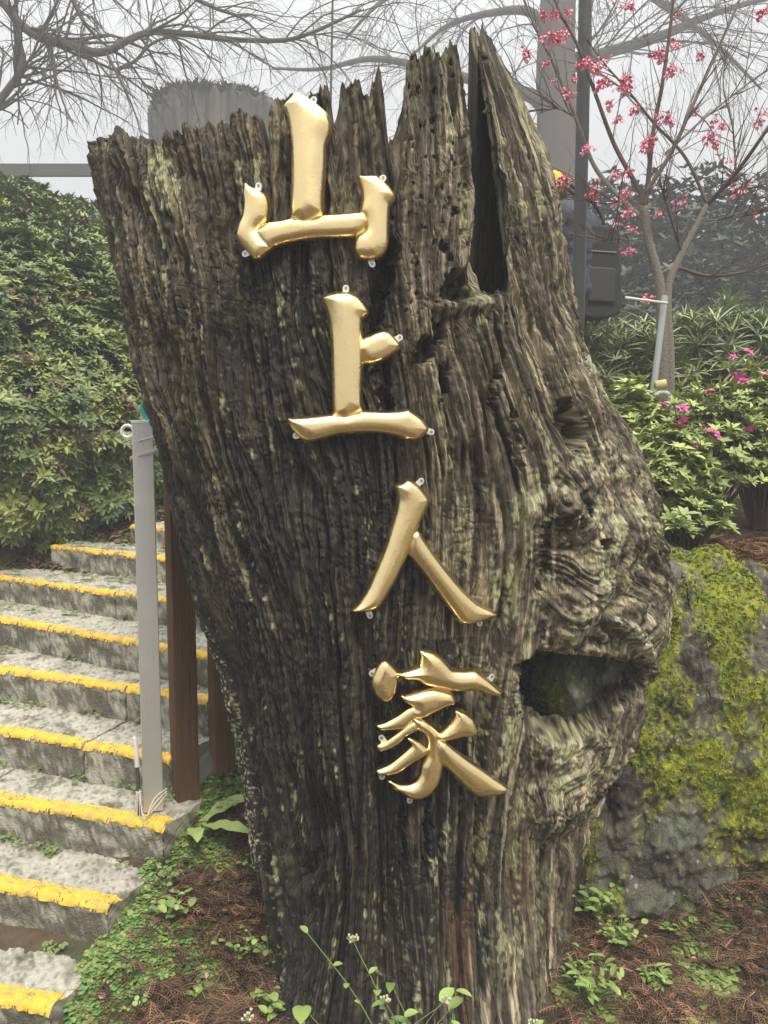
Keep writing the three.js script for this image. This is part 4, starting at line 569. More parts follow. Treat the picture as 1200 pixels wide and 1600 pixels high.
// ------------------------------------------------------------------ hedge on the left bank
const leafM = mat(1, 1, 1, { roughness: 0.55 });
{
  const root = thing('azalea_hedge', 'dense green leafy hedge on the bank left of the stairs', 'hedge', V(-2.3, 1.0, -4.5));
  const o = root.position, r = rngOf(77), line = new THREE.CatmullRomCurve3([V(-5.2, 0, -3.3), V(-3.4, 0, -3.95), V(-2.35, 0, -4.4), V(-1.5, 0, -5.1), V(-0.6, 0, -6.3), V(0.2, 0, -7.6)]);
  const prof = [[0.25, 0.02], [0.02, 0.35], [-0.04, 0.8], [0.12, 1.3], [0.5, 1.75], [1.0, 2.05], [1.8, 2.45], [2.8, 2.9], [4.0, 3.2]];
  const S = (u, v, lift = 0) => { const p = line.getPoint(u), t = line.getTangent(u), bk = V(t.z, 0, -t.x); if (bk.z > 0) bk.negate(); const f = v * (prof.length - 1), i = Math.min(prof.length - 2, f | 0), a = prof[i], b = prof[i + 1], w = f - i, d = lerp(a[0], b[0], w), h = lerp(a[1], b[1], w); const tx = b[0] - a[0], ty = b[1] - a[1], l = Math.hypot(tx, ty), n = bk.clone().multiplyScalar(-ty / l).setY(tx / l); const lump = 0.16 * fbm(u * 14, v * 7, 1, 3) + lift; const q = p.clone().addScaledVector(bk, d); q.y = 1.0 + h + 0.04; q.addScaledVector(n, lump); return [q, n]; };
  // bare twigs carry the leaves
  const tw = new MB(); for (let k = 0; k < 420; k++) { const u = r(), v = r() * 0.85 + 0.02, [q, n] = S(u, v, 0.02), b = q.clone().addScaledVector(n, -0.45); b.y -= 0.25; tw.tube([b.clone().sub(o), b.clone().lerp(q, 0.5).add(V(0.05 * (r() - 0.5), 0.05, 0)).sub(o), q.clone().sub(o)], [0.009, 0.003], 4); }
  part('branches', tw.geo(), mat(0.07, 0.05, 0.035), root).userData.kind = 'stuff';
  const lists = [[], [], [], []];
  for (let k = 0; k < 60000; k++) {
    const u = 0.12 + 0.88 * r(), v = Math.pow(r(), 0.85) * 0.98 + 0.01, lay = r(), [q, n] = S(u, v, 0.05 - 0.28 * lay * lay); if (q.x < -5.5) continue;
    const dens = fbm(u * 30, v * 15, 5, 2); if (dens < -0.35 && lay < 0.5) continue;
    const nn = n.clone().add(V(0.7 * (r() - 0.5), 0.5 + 0.5 * r(), 0.7 * (r() - 0.5))).normalize(), t = r(), brown = r() < 0.03 || (fbm(u * 22 + 3, v * 9, 9, 2) > 0.5 && r() < 0.5), yng = clamp(0.5 + 0.9 * fbm(u * 25, v * 12, 2, 2) + 0.5 * (r() - 0.5));
    const c = brown ? RGB(0.12, 0.07, 0.035) : RGB(lerp(0.095, 0.33, yng * t + 0.3 * yng), lerp(0.14, 0.375, yng * t + 0.3 * yng), lerp(0.05, 0.15, yng * t));
    lists[k & 3].push({ p: q.sub(o), n: nn, s: 0.65 + 0.6 * r(), spin: r() * 6.28, c });
  }
  lists.forEach((l, i) => instances('foliage', rosetteGeo(7 + (i & 1) * 2, 0.044 + 0.006 * i, 0.016 + 0.002 * i, 0.35 + 0.1 * i, 20 + i), leafM, l, root));
  // litter and low weeds at the foot of the hedge
}
{ // brown fallen leaves on the bank at the hedge foot and among the weeds
  const r = rngOf(99), l = [], lg = leafGeo(0.045, 0.02, 0.1, 0.35, 3);
  for (let k = 0; k < 5200; k++) { const t = r(), x = lerp(-3.2, -0.6, t) + 0.5 * (r() - 0.5), z = lerp(-4.05, -5.6, t) + 0.9 * (r() - 0.5) + 0.15; const y = Math.max(groundY(x, z), 0) + 0.01; const v = 0.6 + 0.8 * r(); l.push({ p: V(x, y, z), n: V(r() - 0.5, 1, r() - 0.5).normalize(), s: 0.5 + 0.7 * r(), spin: r() * 6.3, c: r() < 0.8 ? RGB(0.14 * v, 0.075 * v, 0.04 * v) : RGB(0.06, 0.11, 0.035) }); }
  tag(instances('leaf_litter', lg, leafM, l), 'brown fallen leaves under the left hedge', 'leaf litter', null, 'stuff');
}

// ------------------------------------------------------------------ bare trees, far rail, second stump, lamp post
function twigs(m, start, dir, len, r0, depth, R, o) { // drooping winter twigs
  const n = 7, pts = [start.clone()], d = dir.clone(); for (let k = 0; k < n; k++) { d.add(V((R() - 0.5) * o.wob, (R() - 0.5) * o.wob - o.droop, (R() - 0.5) * o.wob)).normalize(); pts.push(pts[k].clone().addScaledVector(d, len / n)); }
  m.tube(pts, [r0, r0 * 0.35], depth > 1 ? 5 : 4);
  if (depth > 0) { const c = o.kids[depth - 1]; for (let k = 0; k < c; k++) { const t = 0.15 + 0.85 * R(), i = Math.min(n - 1, Math.floor(t * n)), dd = pts[i + 1].clone().sub(pts[i]).normalize().add(V((R() - 0.5) * 1.9, (R() - 0.5) * 1.3 + o.up, (R() - 0.5) * 1.5)).normalize(); twigs(m, pts[i].clone().lerp(pts[i + 1], R()), dd, len * (0.35 + 0.4 * R()), r0 * (1 - 0.6 * t) * 0.6, depth - 1, R, o); } }
}
function bareTree(label, trunk, rTrunk, limbs, seed, o, group, barkC) {
  const root = thing('bare_tree', label, 'tree', trunk[0].clone(), 0, group), off = trunk[0], R = rngOf(seed), bm = mat(...barkC, { roughness: 0.95, bumpMap: grainBump, bumpScale: 0.01 }), L = v => v.clone().sub(off);
  const t = new MB(); t.tube(spline(trunk.map(L), 24), rTrunk, 14); part('trunk', t.geo(), bm, root);
  const tw = new MB();
  for (const [pts, r0, r1, nT, len] of limbs) {
    const sp = spline(pts.map(L), pts.length * 7), lm = new MB(); lm.tube(sp, [r0, r1], 8); part('limb', lm.geo(), bm, root);
    for (let k = 0; k < nT; k++) { const i = 1 + Math.floor(R() * (sp.length - 2)), d = sp[i + 1].clone().sub(sp[i]).normalize().add(V((R() - 0.5) * 2.2, (R() - 0.5) * 2 + 0.1, (R() - 0.5) * 1.6)).normalize(); twigs(tw, sp[i], d, len * (0.5 + 0.8 * R()), lerp(r0, r1, i / sp.length) * (o.tr || 0.45), 2, R, o); }
  }
  const tm = part('twigs', tw.geo(), bm, root); tm.userData.kind = 'stuff';
  return root;
}
{
  const z = -12.5, P = (x, y, dz = 0) => at(x, y, z + dz), bark = [0.085, 0.07, 0.06];
  bareTree('bare tree reaching in from the left edge with crooked branches over the hedge', [V(-10.2, 2.8, -13.2), V(-10.1, 6.5, -13), V(-9.6, 10.2, -12.8), V(-8.6, 12.8, -12.5)], [0.3, 0.18], [
    [[V(-10, 9.0, -12.9), V(-8, 9.1, -12.6), P(0, 0), P(30, 36), P(65, 60), P(110, 71), P(150, 82), P(172, 78), P(200, 63), P(235, 50), P(282, 52), P(340, 60), P(390, 63), P(450, 62), P(490, 50), P(525, 34), P(565, 15)], 0.0823, 0.0200, 46, 1.57],
    [[P(165, 80), P(180, 110, 0.1), P(200, 150, 0.15), P(215, 190, 0.2), P(220, 212, 0.2)], 0.0269, 0.0057, 10, 0.84],
    [[P(180, 110), P(210, 96), P(235, 70), P(280, 48), P(300, 20)], 0.0299, 0.0114, 12, 1.26],
    [[V(-10.1, 7.2, -13), P(-30, 190), P(5, 150), P(35, 102), P(30, 62), P(25, 20), P(28, -30)], 0.0748, 0.0200, 30, 1.47],
    [[V(-9.4, 10.7, -12.8), P(60, -60), P(110, -5), P(135, 40), P(175, 80)], 0.0598, 0.0172, 14, 1.47],
    [[V(-8.7, 12.4, -12.5), P(140, -120), P(240, -40), P(330, 10), P(380, 30), P(420, 70)], 0.0524, 0.0114, 24, 1.68],
    [[P(35, 102), P(70, 108), P(120, 112), P(170, 120), P(240, 124)], 0.0224, 0.0057, 16, 1.05]], 11, { wob: 0.5, droop: 0.10, up: 0.05, kids: [3, 4] }, 'bare trees in the mist', bark);
  const z2 = -22, Q = (x, y, dz = 0) => at(x, y, z2 + dz);
  bareTree('big misty bare tree whose thick trunk rises behind the tip of the stump', [Q(872, 480), Q(870, 330), Q(872, 200), Q(868, 110), Q(872, 0), Q(880, -140)], [0.68, 0.42], [
    [[Q(860, 180), Q(830, 150), Q(790, 140), Q(720, 120), Q(650, 102), Q(580, 92), Q(500, 108), Q(425, 107)], 0.2028, 0.0286, 33, 2.83],
    [[Q(868, 70), Q(830, 20), Q(770, 20), Q(700, 40), Q(640, 90)], 0.1560, 0.0286, 24, 2.60],
    [[Q(875, 110), Q(940, 85), Q(1030, 58), Q(1120, 20), Q(1230, -10)], 0.2028, 0.0429, 32, 3.26],
    [[Q(872, 0), Q(950, -40), Q(1040, 10), Q(1120, 70), Q(1190, 140)], 0.1560, 0.0286, 32, 3.04],
    [[Q(872, -10), Q(800, -60), Q(700, -40), Q(600, 0), Q(540, 60)], 0.1560, 0.0286, 27, 3.04],
    [[Q(876, -60), Q(1000, -90), Q(1120, -60), Q(1240, 0), Q(1260, 90)], 0.1404, 0.0286, 24, 3.26],
    [[Q(862, 210), Q(810, 200), Q(770, 205)], 0.1092, 0.0286, 8, 1.74]], 23, { wob: 0.5, droop: 0.06, up: 0.0, kids: [3, 4], tr: 0.2 }, 'bare trees in the mist', [0.075, 0.062, 0.05]);
  // thin straight pole behind the stump
  const m = new MB(); const pb = at(509, 330, -10), pt = at(521, -60, -10); const pole = thing('thin_pole', 'thin dark upright pole rising behind the middle of the stump', 'pole', V(pb.x, groundY(pb.x, -10), -10)); m.tube([V(0, 0, 0), pt.clone().sub(pole.position)], [0.016, 0.013], 8); part('shaft', m.geo(), mat(0.06, 0.055, 0.05), pole); const cp = new MB(); const e = pt.clone().sub(pole.position); cp.tube([e, e.clone().add(V(0, 0.03, 0))], [0.018, 0.018], 8); part('cap', cp.geo(), mat(0.05, 0.05, 0.05), pole);
}
{ // second stump in the mist
  const z = -19, b = at(342, 330, z), root = thing('misty_tree_stump', 'second flat-topped tree stump fading in the mist behind the left hedge', 'tree stump', V(b.x, groundY(b.x, z) - 0.1, z)), top = at(338, 172, z).y - root.position.y, m = new MB(), n = 160, rows = 60, R0 = 1.48;
  for (let i = 0; i <= rows; i++) for (let j = 0; j < n; j++) { const a = j / n * 6.2832, t = i / rows, A = a * 3, rr = R0 * (1.06 - 0.06 * t) * (1 + 0.06 * N3(Math.cos(a) * 2, Math.sin(a) * 2, t * 1.2) + 0.05 * Math.abs(N3(Math.cos(a) * 5, Math.sin(a) * 5, t * 1.5)) + 0.04 * N3(Math.cos(a) * 18, Math.sin(a) * 18, t * 4)), v = 0.07 + 0.04 * N3(Math.cos(a) * 14, Math.sin(a) * 14, t * 2); m.v(Math.cos(a) * rr, top * t + (t > 0.9 ? 0.12 * N3(Math.cos(a) * 5, Math.sin(a) * 5, 3) : 0), Math.sin(a) * rr * 0.8, [v * 1.1, v, v * 0.85]); }
  for (let i = 0; i < rows; i++) for (let j = 0; j < n; j++) { const a = i * n + j, c = i * n + (j + 1) % n; m.t(a, a + n, c); m.t(c, a + n, c + n); }
  const cc = m.v(0, top - 0.03, 0, [0.08, 0.075, 0.05]); for (let j = 0; j < n; j++) m.t(rows * n + j, cc, rows * n + (j + 1) % n);
  part('bark', m.geo(), vmat({ roughness: 0.95 }), root);
  const r = rngOf(61), l = []; for (let k = 0; k < 1500; k++) { const a = r() * 6.28, q = Math.sqrt(r()) * 1.42; l.push({ p: V(Math.cos(a) * q, top - 0.02 + 0.1 * N3(q * 3, a, 2), Math.sin(a) * q * 0.8), n: V(r() - 0.5, 1.2, r() - 0.5).normalize(), s: 0.6 + 0.9 * r(), spin: r() * 6, c: r() < 0.75 ? RGB(0.06, 0.10, 0.035) : RGB(0.13, 0.08, 0.05) }); }
  instances('ferns', rosetteGeo(8, 0.2, 0.045, 0.5, 5), leafM, l, root);
}
{ // far handrail
  const z = -15, A = at(-120, 266, z), B = at(420, 266, z), root = thing('far_handrail', 'grey horizontal plank handrail above the hedge at the left edge', 'railing', V(A.x, groundY(A.x, z), z)), w = mat(0.10, 0.096, 0.09, { roughness: 0.9 });
  const g = new RoundedBoxGeometry(B.x - A.x, 0.23, 0.06, 2, 0.01); g.translate((B.x - A.x) / 2, A.y - root.position.y, 0); part('plank', g, w, root);
  for (const x of [0.3, 4.2]) { const y0 = groundY(A.x + x, z) - root.position.y - 0.2, h = A.y - root.position.y - y0 - 0.117, p = new RoundedBoxGeometry(0.09, h, 0.09, 2, 0.01); p.translate(x, y0 + h / 2, -0.075); part('post', p, w, root); }
}
{ // lamp post
  const z = -4.55, t = at(915, -40, z), bx = at(903, 500, z).x, b = V(bx, groundY(bx, z) - 0.05, z), root = thing('lamp_post', 'slender dark grey metal post standing right of the stump tip', 'post', b), H = 5.2;
  const s = new MB(); s.tube([V(0, 0, 0), V(0, H, 0)], [0.037, 0.037], 20); part('shaft', s.geo(), mat(0.055, 0.057, 0.06, { metalness: 0.3, roughness: 0.45 }), root);
  const f = new THREE.CylinderGeometry(0.09, 0.095, 0.02, 20); f.translate(0, 0.06, 0); part('base_flange', f, mat(0.05, 0.052, 0.055, { metalness: 0.3, roughness: 0.5 }), root);
  const c = new THREE.CylinderGeometry(0.05, 0.06, 0.3, 16); c.translate(0, H + 0.15, 0); part('lamp_head', c, mat(0.06, 0.06, 0.065, { roughness: 0.4 }), root);
}

// ------------------------------------------------------------------ cherry tree with pink blossom
{
  const z = -4.15, P = (x, y, dz = 0) => at(x, y, z + dz), foot = P(1036, 640), fy = groundY(foot.x, z), root = thing('cherry_tree', 'young leafless cherry tree with drooping pink blossoms right of the lamp post', 'tree', V(foot.x, fy - 0.05, z)), L = v => v.clone().sub(root.position), R = rngOf(41);
  const bm = mat(0.17, 0.15, 0.125, { roughness: 0.85, bumpMap: grainBump, bumpScale: 0.006 }), bd = mat(0.085, 0.06, 0.05, { roughness: 0.85 });
  const t = new MB(); t.tube(spline([V(foot.x, fy - 0.1, z), P(1036, 560), P(1034, 490), P(1030, 440), P(1012, 370), P(1007, 322)].map(L), 30), [0.036, 0.019], 12); part('trunk', t.geo(), bm, root);
  const t2 = new MB(); t2.tube(spline([V(foot.x + 0.03, fy - 0.1, z + 0.02), P(1046, 560), P(1042, 480), P(1046, 440), P(1066, 396), P(1105, 320)].map(L), 30), [0.030, 0.014], 12); part('trunk', t2.geo(), bm, root);
  const limbs = [
    [[[1007, 345], [975, 315], [930, 262], [900, 186], [865, 100], [835, 40], [815, -10]], 0.020, 0.007], [[[1008, 322], [1000, 300], [960, 226], [930, 146], [900, 66], [875, 20], [860, -20]], 0.020, 0.006],
    [[[1007, 322], [1012, 290], [1020, 210], [1035, 130], [1050, 20], [1055, -40]], 0.020, 0.008], [[[1010, 300], [1050, 236], [1080, 170], [1120, 80], [1155, 0], [1170, -50]], 0.017, 0.007],
    [[[1105, 320], [1150, 270], [1200, 200], [1240, 140]], 0.018, 0.008], [[[1105, 318], [1070, 245], [1020, 190], [980, 140], [945, 100], [915, 60]], 0.013, 0.004],
    [[[1040, 240], [1100, 185], [1150, 145], [1210, 100]], 0.009, 0.004], [[[1060, 418], [1105, 431], [1160, 425], [1220, 405]], 0.014, 0.006], [[[1064, 392], [1045, 330], [1032, 290]], 0.010, 0.004], [[[1105, 345], [1150, 340], [1210, 328]], 0.006, 0.003],
    [[[1110, 312], [1150, 300], [1220, 280]], 0.010, 0.005], [[[1150, 270], [1145, 200], [1130, 130], [1140, 60]], 0.007, 0.003], [[[900, 185], [870, 170], [840, 178]], 0.004, 0.002], [[[975, 315], [930, 318], [890, 300]], 0.004, 0.002], [[[1012, 372], [960, 378], [925, 372]], 0.004, 0.002], [[[1080, 170], [1110, 200], [1125, 250], [1140, 280]], 0.005, 0.002]];
  const tw = new MB(), ends = [];
  limbs.forEach(([pts, r0, r1], q) => { const sp = spline(pts.map(([x, y], i) => L(P(x, y, (0.12 * (q % 5) - 0.25) * Math.min(1, i * 0.5)))), pts.length * 7), lm = new MB(); lm.tube(sp, [r0 * 0.75, r1 * 0.75], 8); part('limb', lm.geo(), q % 3 ? bd : bm, root);
    for (let k = 0; k < 11; k++) { const i = 2 + Math.floor(R() * (sp.length - 4)), d = sp[i + 1].clone().sub(sp[i]).normalize().add(V((R() - 0.5) * 1.8, R() * 0.7, (R() - 0.5) * 1.2)).normalize(); twigs(tw, sp[i], d, 0.14 + 0.35 * R(), 0.0035, 1, R, { wob: 0.25, droop: -0.01, up: 0.2, kids: [2] }); } });
  part('twigs', tw.geo(), bd, root).userData.kind = 'stuff';
  // one blossom: a hanging bell of five narrow petals on a thin stalk
  const bell = (s) => { const gs = []; for (let k = 0; k < 5; k++) { const p = leafGeo(0.026 * s, 0.013 * s, -0.1, 0.3, 3); p.rotateX(1.15); p.rotateY(k * 1.2566); p.translate(0, -0.028 * s, 0); gs.push(p); } return gs; };
  const stalkG = (s) => { const m = new MB(); m.tube([V(0, 0, 0), V(0.002, -0.03 * s, 0)], [0.0012, 0.0018], 4); return m.geo(); };
  const pinks = [mat(0.82, 0.32, 0.46, { roughness: 0.6 }), mat(0.76, 0.22, 0.33, { roughness: 0.6 }), mat(0.86, 0.44, 0.53, { roughness: 0.6 })], stalkM = mat(0.28, 0.07, 0.06);
  const variants = [6, 9, 13].map((n, v) => { const r = rngOf(90 + v), pg = [], sg = []; for (let k = 0; k < n; k++) { const q = new THREE.Matrix4().makeRotationFromEuler(new THREE.Euler((r() - 0.5) * 1.6, r() * 6, (r() - 0.5) * 1.6)).setPosition((r() - 0.5) * 0.05, (r() - 0.5) * 0.05, (r() - 0.5) * 0.05); for (const b of bell(0.85 + 0.4 * r())) pg.push(b.applyMatrix4(q)); sg.push(stalkG(1).applyMatrix4(q)); } return [mergeGeometries(pg), mergeGeometries(sg)]; });
  const spots = [[868, 14, 2], [852, 20, 1], [880, 44, 2], [862, 48, 2], [872, 58, 1], [885, 18, 1], [915, 88, 2], [905, 98, 1], [936, 100, 2], [945, 88, 0], [975, 118, 2], [968, 132, 2], [982, 136, 1], [948, 122, 1], [893, 142, 2], [885, 138, 1], [826, 82, 1], [818, 80, 0], [1052, 103, 2], [1030, 76, 2], [1028, 84, 1], [1092, 84, 1], [985, 8, 1], [968, 6, 0], [1042, 182, 2], [1034, 178, 0], [966, 184, 1], [1112, 206, 2], [1120, 222, 1], [1188, 185, 2], [1192, 172, 0], [1018, 212, 2], [1012, 225, 1], [992, 168, 0], [885, 274, 2], [878, 280, 1], [918, 226, 2], [985, 262, 2], [962, 268, 1], [975, 296, 2], [970, 308, 0], [982, 328, 1], [985, 386, 2], [978, 390, 0], [1030, 330, 1], [1062, 310, 0], [922, 300, 1], [930, 286, 0], [968, 345, 0], [985, 355, 0], [866, 124, 0], [854, 96, 0], [1178, 330, 0], [1158, 292, 0], [1128, 195, 1], [1190, 20, 1], [1198, 8, 2], [1010, 465, 1], [1020, 458, 0], [955, 160, 1], [940, 130, 1], [900, 120, 0], [1088, 172, 0], [1140, 248, 0], [1138, 278, 0], [1058, 20, 0], [1060, 64, 0], [1115, 185, 0]];
  spots.forEach(([x, y, v], k) => { const p = L(P(x, y, 0.22 * (R() - 0.5))), [pg, sg] = variants[v], b = part('blossom_cluster', pg, pinks[k % 3], root); b.position.copy(p); b.rotation.y = R() * 6; b.scale.setScalar(0.62 + 0.35 * R()); part('flower_stalks', sg, stalkM, b); });
}
// ------------------------------------------------------------------ shrubs right of the stump
function shrub(name, label, cat, c, rx, ry, rz, n, o, group) {
  const root = thing(name, label, cat, V(c.x, groundY(c.x, c.z) - 0.02, c.z), 0, group), r = rngOf(o.seed), off = root.position, lists = [[], []], st = new MB();
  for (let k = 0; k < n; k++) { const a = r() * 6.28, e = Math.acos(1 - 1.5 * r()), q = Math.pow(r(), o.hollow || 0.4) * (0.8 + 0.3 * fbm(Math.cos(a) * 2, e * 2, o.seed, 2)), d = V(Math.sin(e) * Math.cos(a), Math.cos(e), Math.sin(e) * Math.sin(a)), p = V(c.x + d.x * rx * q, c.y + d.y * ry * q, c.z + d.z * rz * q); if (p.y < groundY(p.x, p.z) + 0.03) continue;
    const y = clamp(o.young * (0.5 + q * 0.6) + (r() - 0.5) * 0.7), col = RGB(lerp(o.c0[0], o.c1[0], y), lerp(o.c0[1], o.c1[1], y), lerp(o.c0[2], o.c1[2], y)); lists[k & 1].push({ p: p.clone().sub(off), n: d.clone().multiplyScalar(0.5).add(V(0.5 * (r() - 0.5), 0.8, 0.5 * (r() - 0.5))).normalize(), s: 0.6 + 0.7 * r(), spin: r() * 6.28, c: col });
    if (k % (o.stemEvery || 3) === 0) { const b = V(c.x + d.x * rx * 0.15, groundY(c.x, c.z), c.z + d.z * rz * 0.15); st.tube(spline([b.sub(off), V(c.x + d.x * rx * q * 0.55, lerp(b.y + off.y, p.y, 0.55), c.z + d.z * rz * q * 0.55).sub(off), p.clone().sub(off)], 6), [0.009, 0.003], 4); } }
  part('stems', st.geo(), mat(0.10, 0.07, 0.05), root).userData.kind = 'stuff';
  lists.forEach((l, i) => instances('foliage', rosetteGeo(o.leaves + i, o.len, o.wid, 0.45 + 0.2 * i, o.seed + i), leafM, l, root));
  for (const [x, y, zz, s] of (o.flowers || [])) { const p = at(x, y, zz), gs = []; for (let k = 0; k < 5; k++) { const l = leafGeo(0.034, 0.024, 0.9, 0.5, 5); l.rotateX(-1.05); l.rotateY(k * 1.2566 + 0.2 + 0.3 * r()); l.scale(0.8 + 0.4 * r(), 0.8 + 0.4 * r(), 1); gs.push(l); } const f = part('flower', mergeGeometries(gs), o.fm, root); f.position.copy(p.sub(off)); f.rotation.set(1.4 * (r() - 0.3), r() * 6, 1.2 * (r() - 0.5)); f.scale.setScalar((s || 1) * 0.85); const sg = new MB(); for (let k = 0; k < 5; k++) sg.tube([V(0, 0, 0), V(0.006 * Math.cos(k * 1.26), 0.03, 0.006 * Math.sin(k * 1.26))], [0.001, 0.0008], 3); part('stamens', sg.geo(), mat(0.7, 0.2, 0.35), f); }
  return root;
}
{
  const fm = mat(0.55, 0.09, 0.30, { roughness: 0.6 }), az = { leaves: 8, len: 0.050, wid: 0.0175, c0: [0.12, 0.18, 0.06], c1: [0.42, 0.48, 0.16], young: 0.75, fm, hollow: 0.5, stemEvery: 7 };
  const B = (x, y, z) => at(x, y, z);
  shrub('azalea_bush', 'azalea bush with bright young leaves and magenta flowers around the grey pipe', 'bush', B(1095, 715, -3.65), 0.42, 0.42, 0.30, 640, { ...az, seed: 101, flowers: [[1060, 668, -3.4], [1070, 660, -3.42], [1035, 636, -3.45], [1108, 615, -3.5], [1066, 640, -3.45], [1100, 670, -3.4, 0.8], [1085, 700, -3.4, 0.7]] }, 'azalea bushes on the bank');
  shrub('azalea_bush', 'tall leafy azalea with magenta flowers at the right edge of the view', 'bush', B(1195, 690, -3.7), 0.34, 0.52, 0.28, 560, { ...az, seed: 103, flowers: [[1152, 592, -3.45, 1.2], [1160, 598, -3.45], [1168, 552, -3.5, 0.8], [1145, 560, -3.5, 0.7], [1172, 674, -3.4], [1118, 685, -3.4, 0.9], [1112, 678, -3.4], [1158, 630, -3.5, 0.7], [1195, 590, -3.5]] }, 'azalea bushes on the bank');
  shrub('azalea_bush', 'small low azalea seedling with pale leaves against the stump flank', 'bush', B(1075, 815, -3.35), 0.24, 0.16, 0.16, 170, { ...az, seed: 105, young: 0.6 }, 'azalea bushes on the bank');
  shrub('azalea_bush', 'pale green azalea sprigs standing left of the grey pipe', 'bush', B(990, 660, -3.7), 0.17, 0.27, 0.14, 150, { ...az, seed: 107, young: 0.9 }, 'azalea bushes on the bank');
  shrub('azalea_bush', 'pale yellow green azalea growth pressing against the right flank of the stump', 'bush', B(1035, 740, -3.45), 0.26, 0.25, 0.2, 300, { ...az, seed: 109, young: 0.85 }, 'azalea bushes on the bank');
  const fern = { leaves: 9, len: 0.15, wid: 0.014, c0: [0.12, 0.16, 0.07], c1: [0.32, 0.36, 0.16], young: 0.65, hollow: 0.5, stemEvery: 5 };
  shrub('feathery_shrub', 'feathery pale green shrub behind the stake', 'shrub', B(970, 590, -5.4), 0.62, 0.48, 0.4, 520, { ...fern, seed: 121 }, 'feathery shrubs on the terrace');
  shrub('feathery_shrub', 'feathery green shrub behind the right-hand azalea', 'shrub', B(1130, 560, -5.6), 0.7, 0.42, 0.4, 520, { ...fern, seed: 123 }, 'feathery shrubs on the terrace');
  // dark misty hedge at the back, with gaps
  const dk = { leaves: 6, len: 0.16, wid: 0.065, c0: [0.028, 0.045, 0.022], c1: [0.06, 0.085, 0.035], young: 0.5, hollow: 0.35, stemEvery: 6 };
  [[960, 410, -14.3, 1.7, 1.9], [1090, 400, -14, 1.7, 1.85], [1215, 415, -14.2, 1.7, 1.8], [860, 420, -14.8, 1.4, 1.7]].forEach(([x, y, z, rx, ry], i) => shrub('misty_hedge_shrub', ['dark misty hedge shrub behind the cherry trunk', 'dark misty hedge shrub right of the cherry trunk', 'dark misty hedge shrub cut by the right edge of the view', 'dark misty hedge shrub behind the person in the yellow hat'][i], 'shrub', B(x, y, z), rx, ry, 1.0, 900, { ...dk, seed: 140 + i * 3 }, 'misty hedge shrubs at the back'));
  shrub('misty_hedge_shrub', 'dark lower hedge mass under the misty hedge on the right', 'shrub', B(1080, 520, -11), 3.0, 1.2, 0.7, 1300, { ...dk, len: 0.12, wid: 0.045, c1: [0.08, 0.11, 0.05], seed: 160 }, 'misty hedge shrubs at the back');
}
{ // stake, crossbar, standpipe
  const z = -3.95, a = at(1013, 672, z), b = at(1039, 462, z), st = thing('support_stake', 'slanting grey metal stake supporting the cherry tree', 'stake', V(a.x, groundY(a.x, z) - 0.05, z)), o = st.position, m = new MB(); m.tube([V(0, 0, 0).add(a.clone().sub(o).setY(0)), a.clone().sub(o), b.clone().sub(o)], [0.0165, 0.0165], 12); part('tube', m.geo(), mat(0.42, 0.44, 0.45, { metalness: 0.5, roughness: 0.4 }), st);
  const c = new MB(); c.tube([at(977, 465, z + 0.04).sub(o), at(1043, 474, z + 0.04).sub(o)], [0.007, 0.007], 7); part('crossbar', c.geo(), mat(0.55, 0.54, 0.5), st);
  const zp = -3.7, P = (x, y) => at(x, y, zp), pb = P(1044, 700), sp = thing('water_standpipe', 'grey plastic pipe with a bend at its top among the azaleas', 'pipe', V(pb.x, groundY(pb.x, zp) - 0.02, zp)), q = v => v.clone().sub(sp.position), gm = mat(0.42, 0.43, 0.42, { roughness: 0.45 });
  const t = new MB(); t.tube([V(0, 0, 0), q(P(1044, 690)), ...spline([P(1045, 660), P(1046, 632), P(1044, 617), P(1034, 613), P(1025, 617), P(1022, 632)].map(q), 16)], [0.0125, 0.0125], 12); part('pipe', t.geo(), gm, sp);
  for (const [x, y] of [[1044.5, 672], [1046, 640]]) { const k = new MB(), w = q(P(x, y)); k.tube([w.clone().add(V(0, -0.02, 0)), w.clone().add(V(0, 0.02, 0))], [0.0175, 0.0175], 12); part('coupling', k.geo(), gm, sp); }
  const kn = new MB(); const w = q(P(1033, 602)); kn.tube([w.clone().add(V(-0.03, 0, 0)), w.clone().add(V(0.02, 0.005, 0))], [0.02, 0.024], 12); part('tap_cap', kn.geo(), mat(0.45, 0.38, 0.16), sp);
}

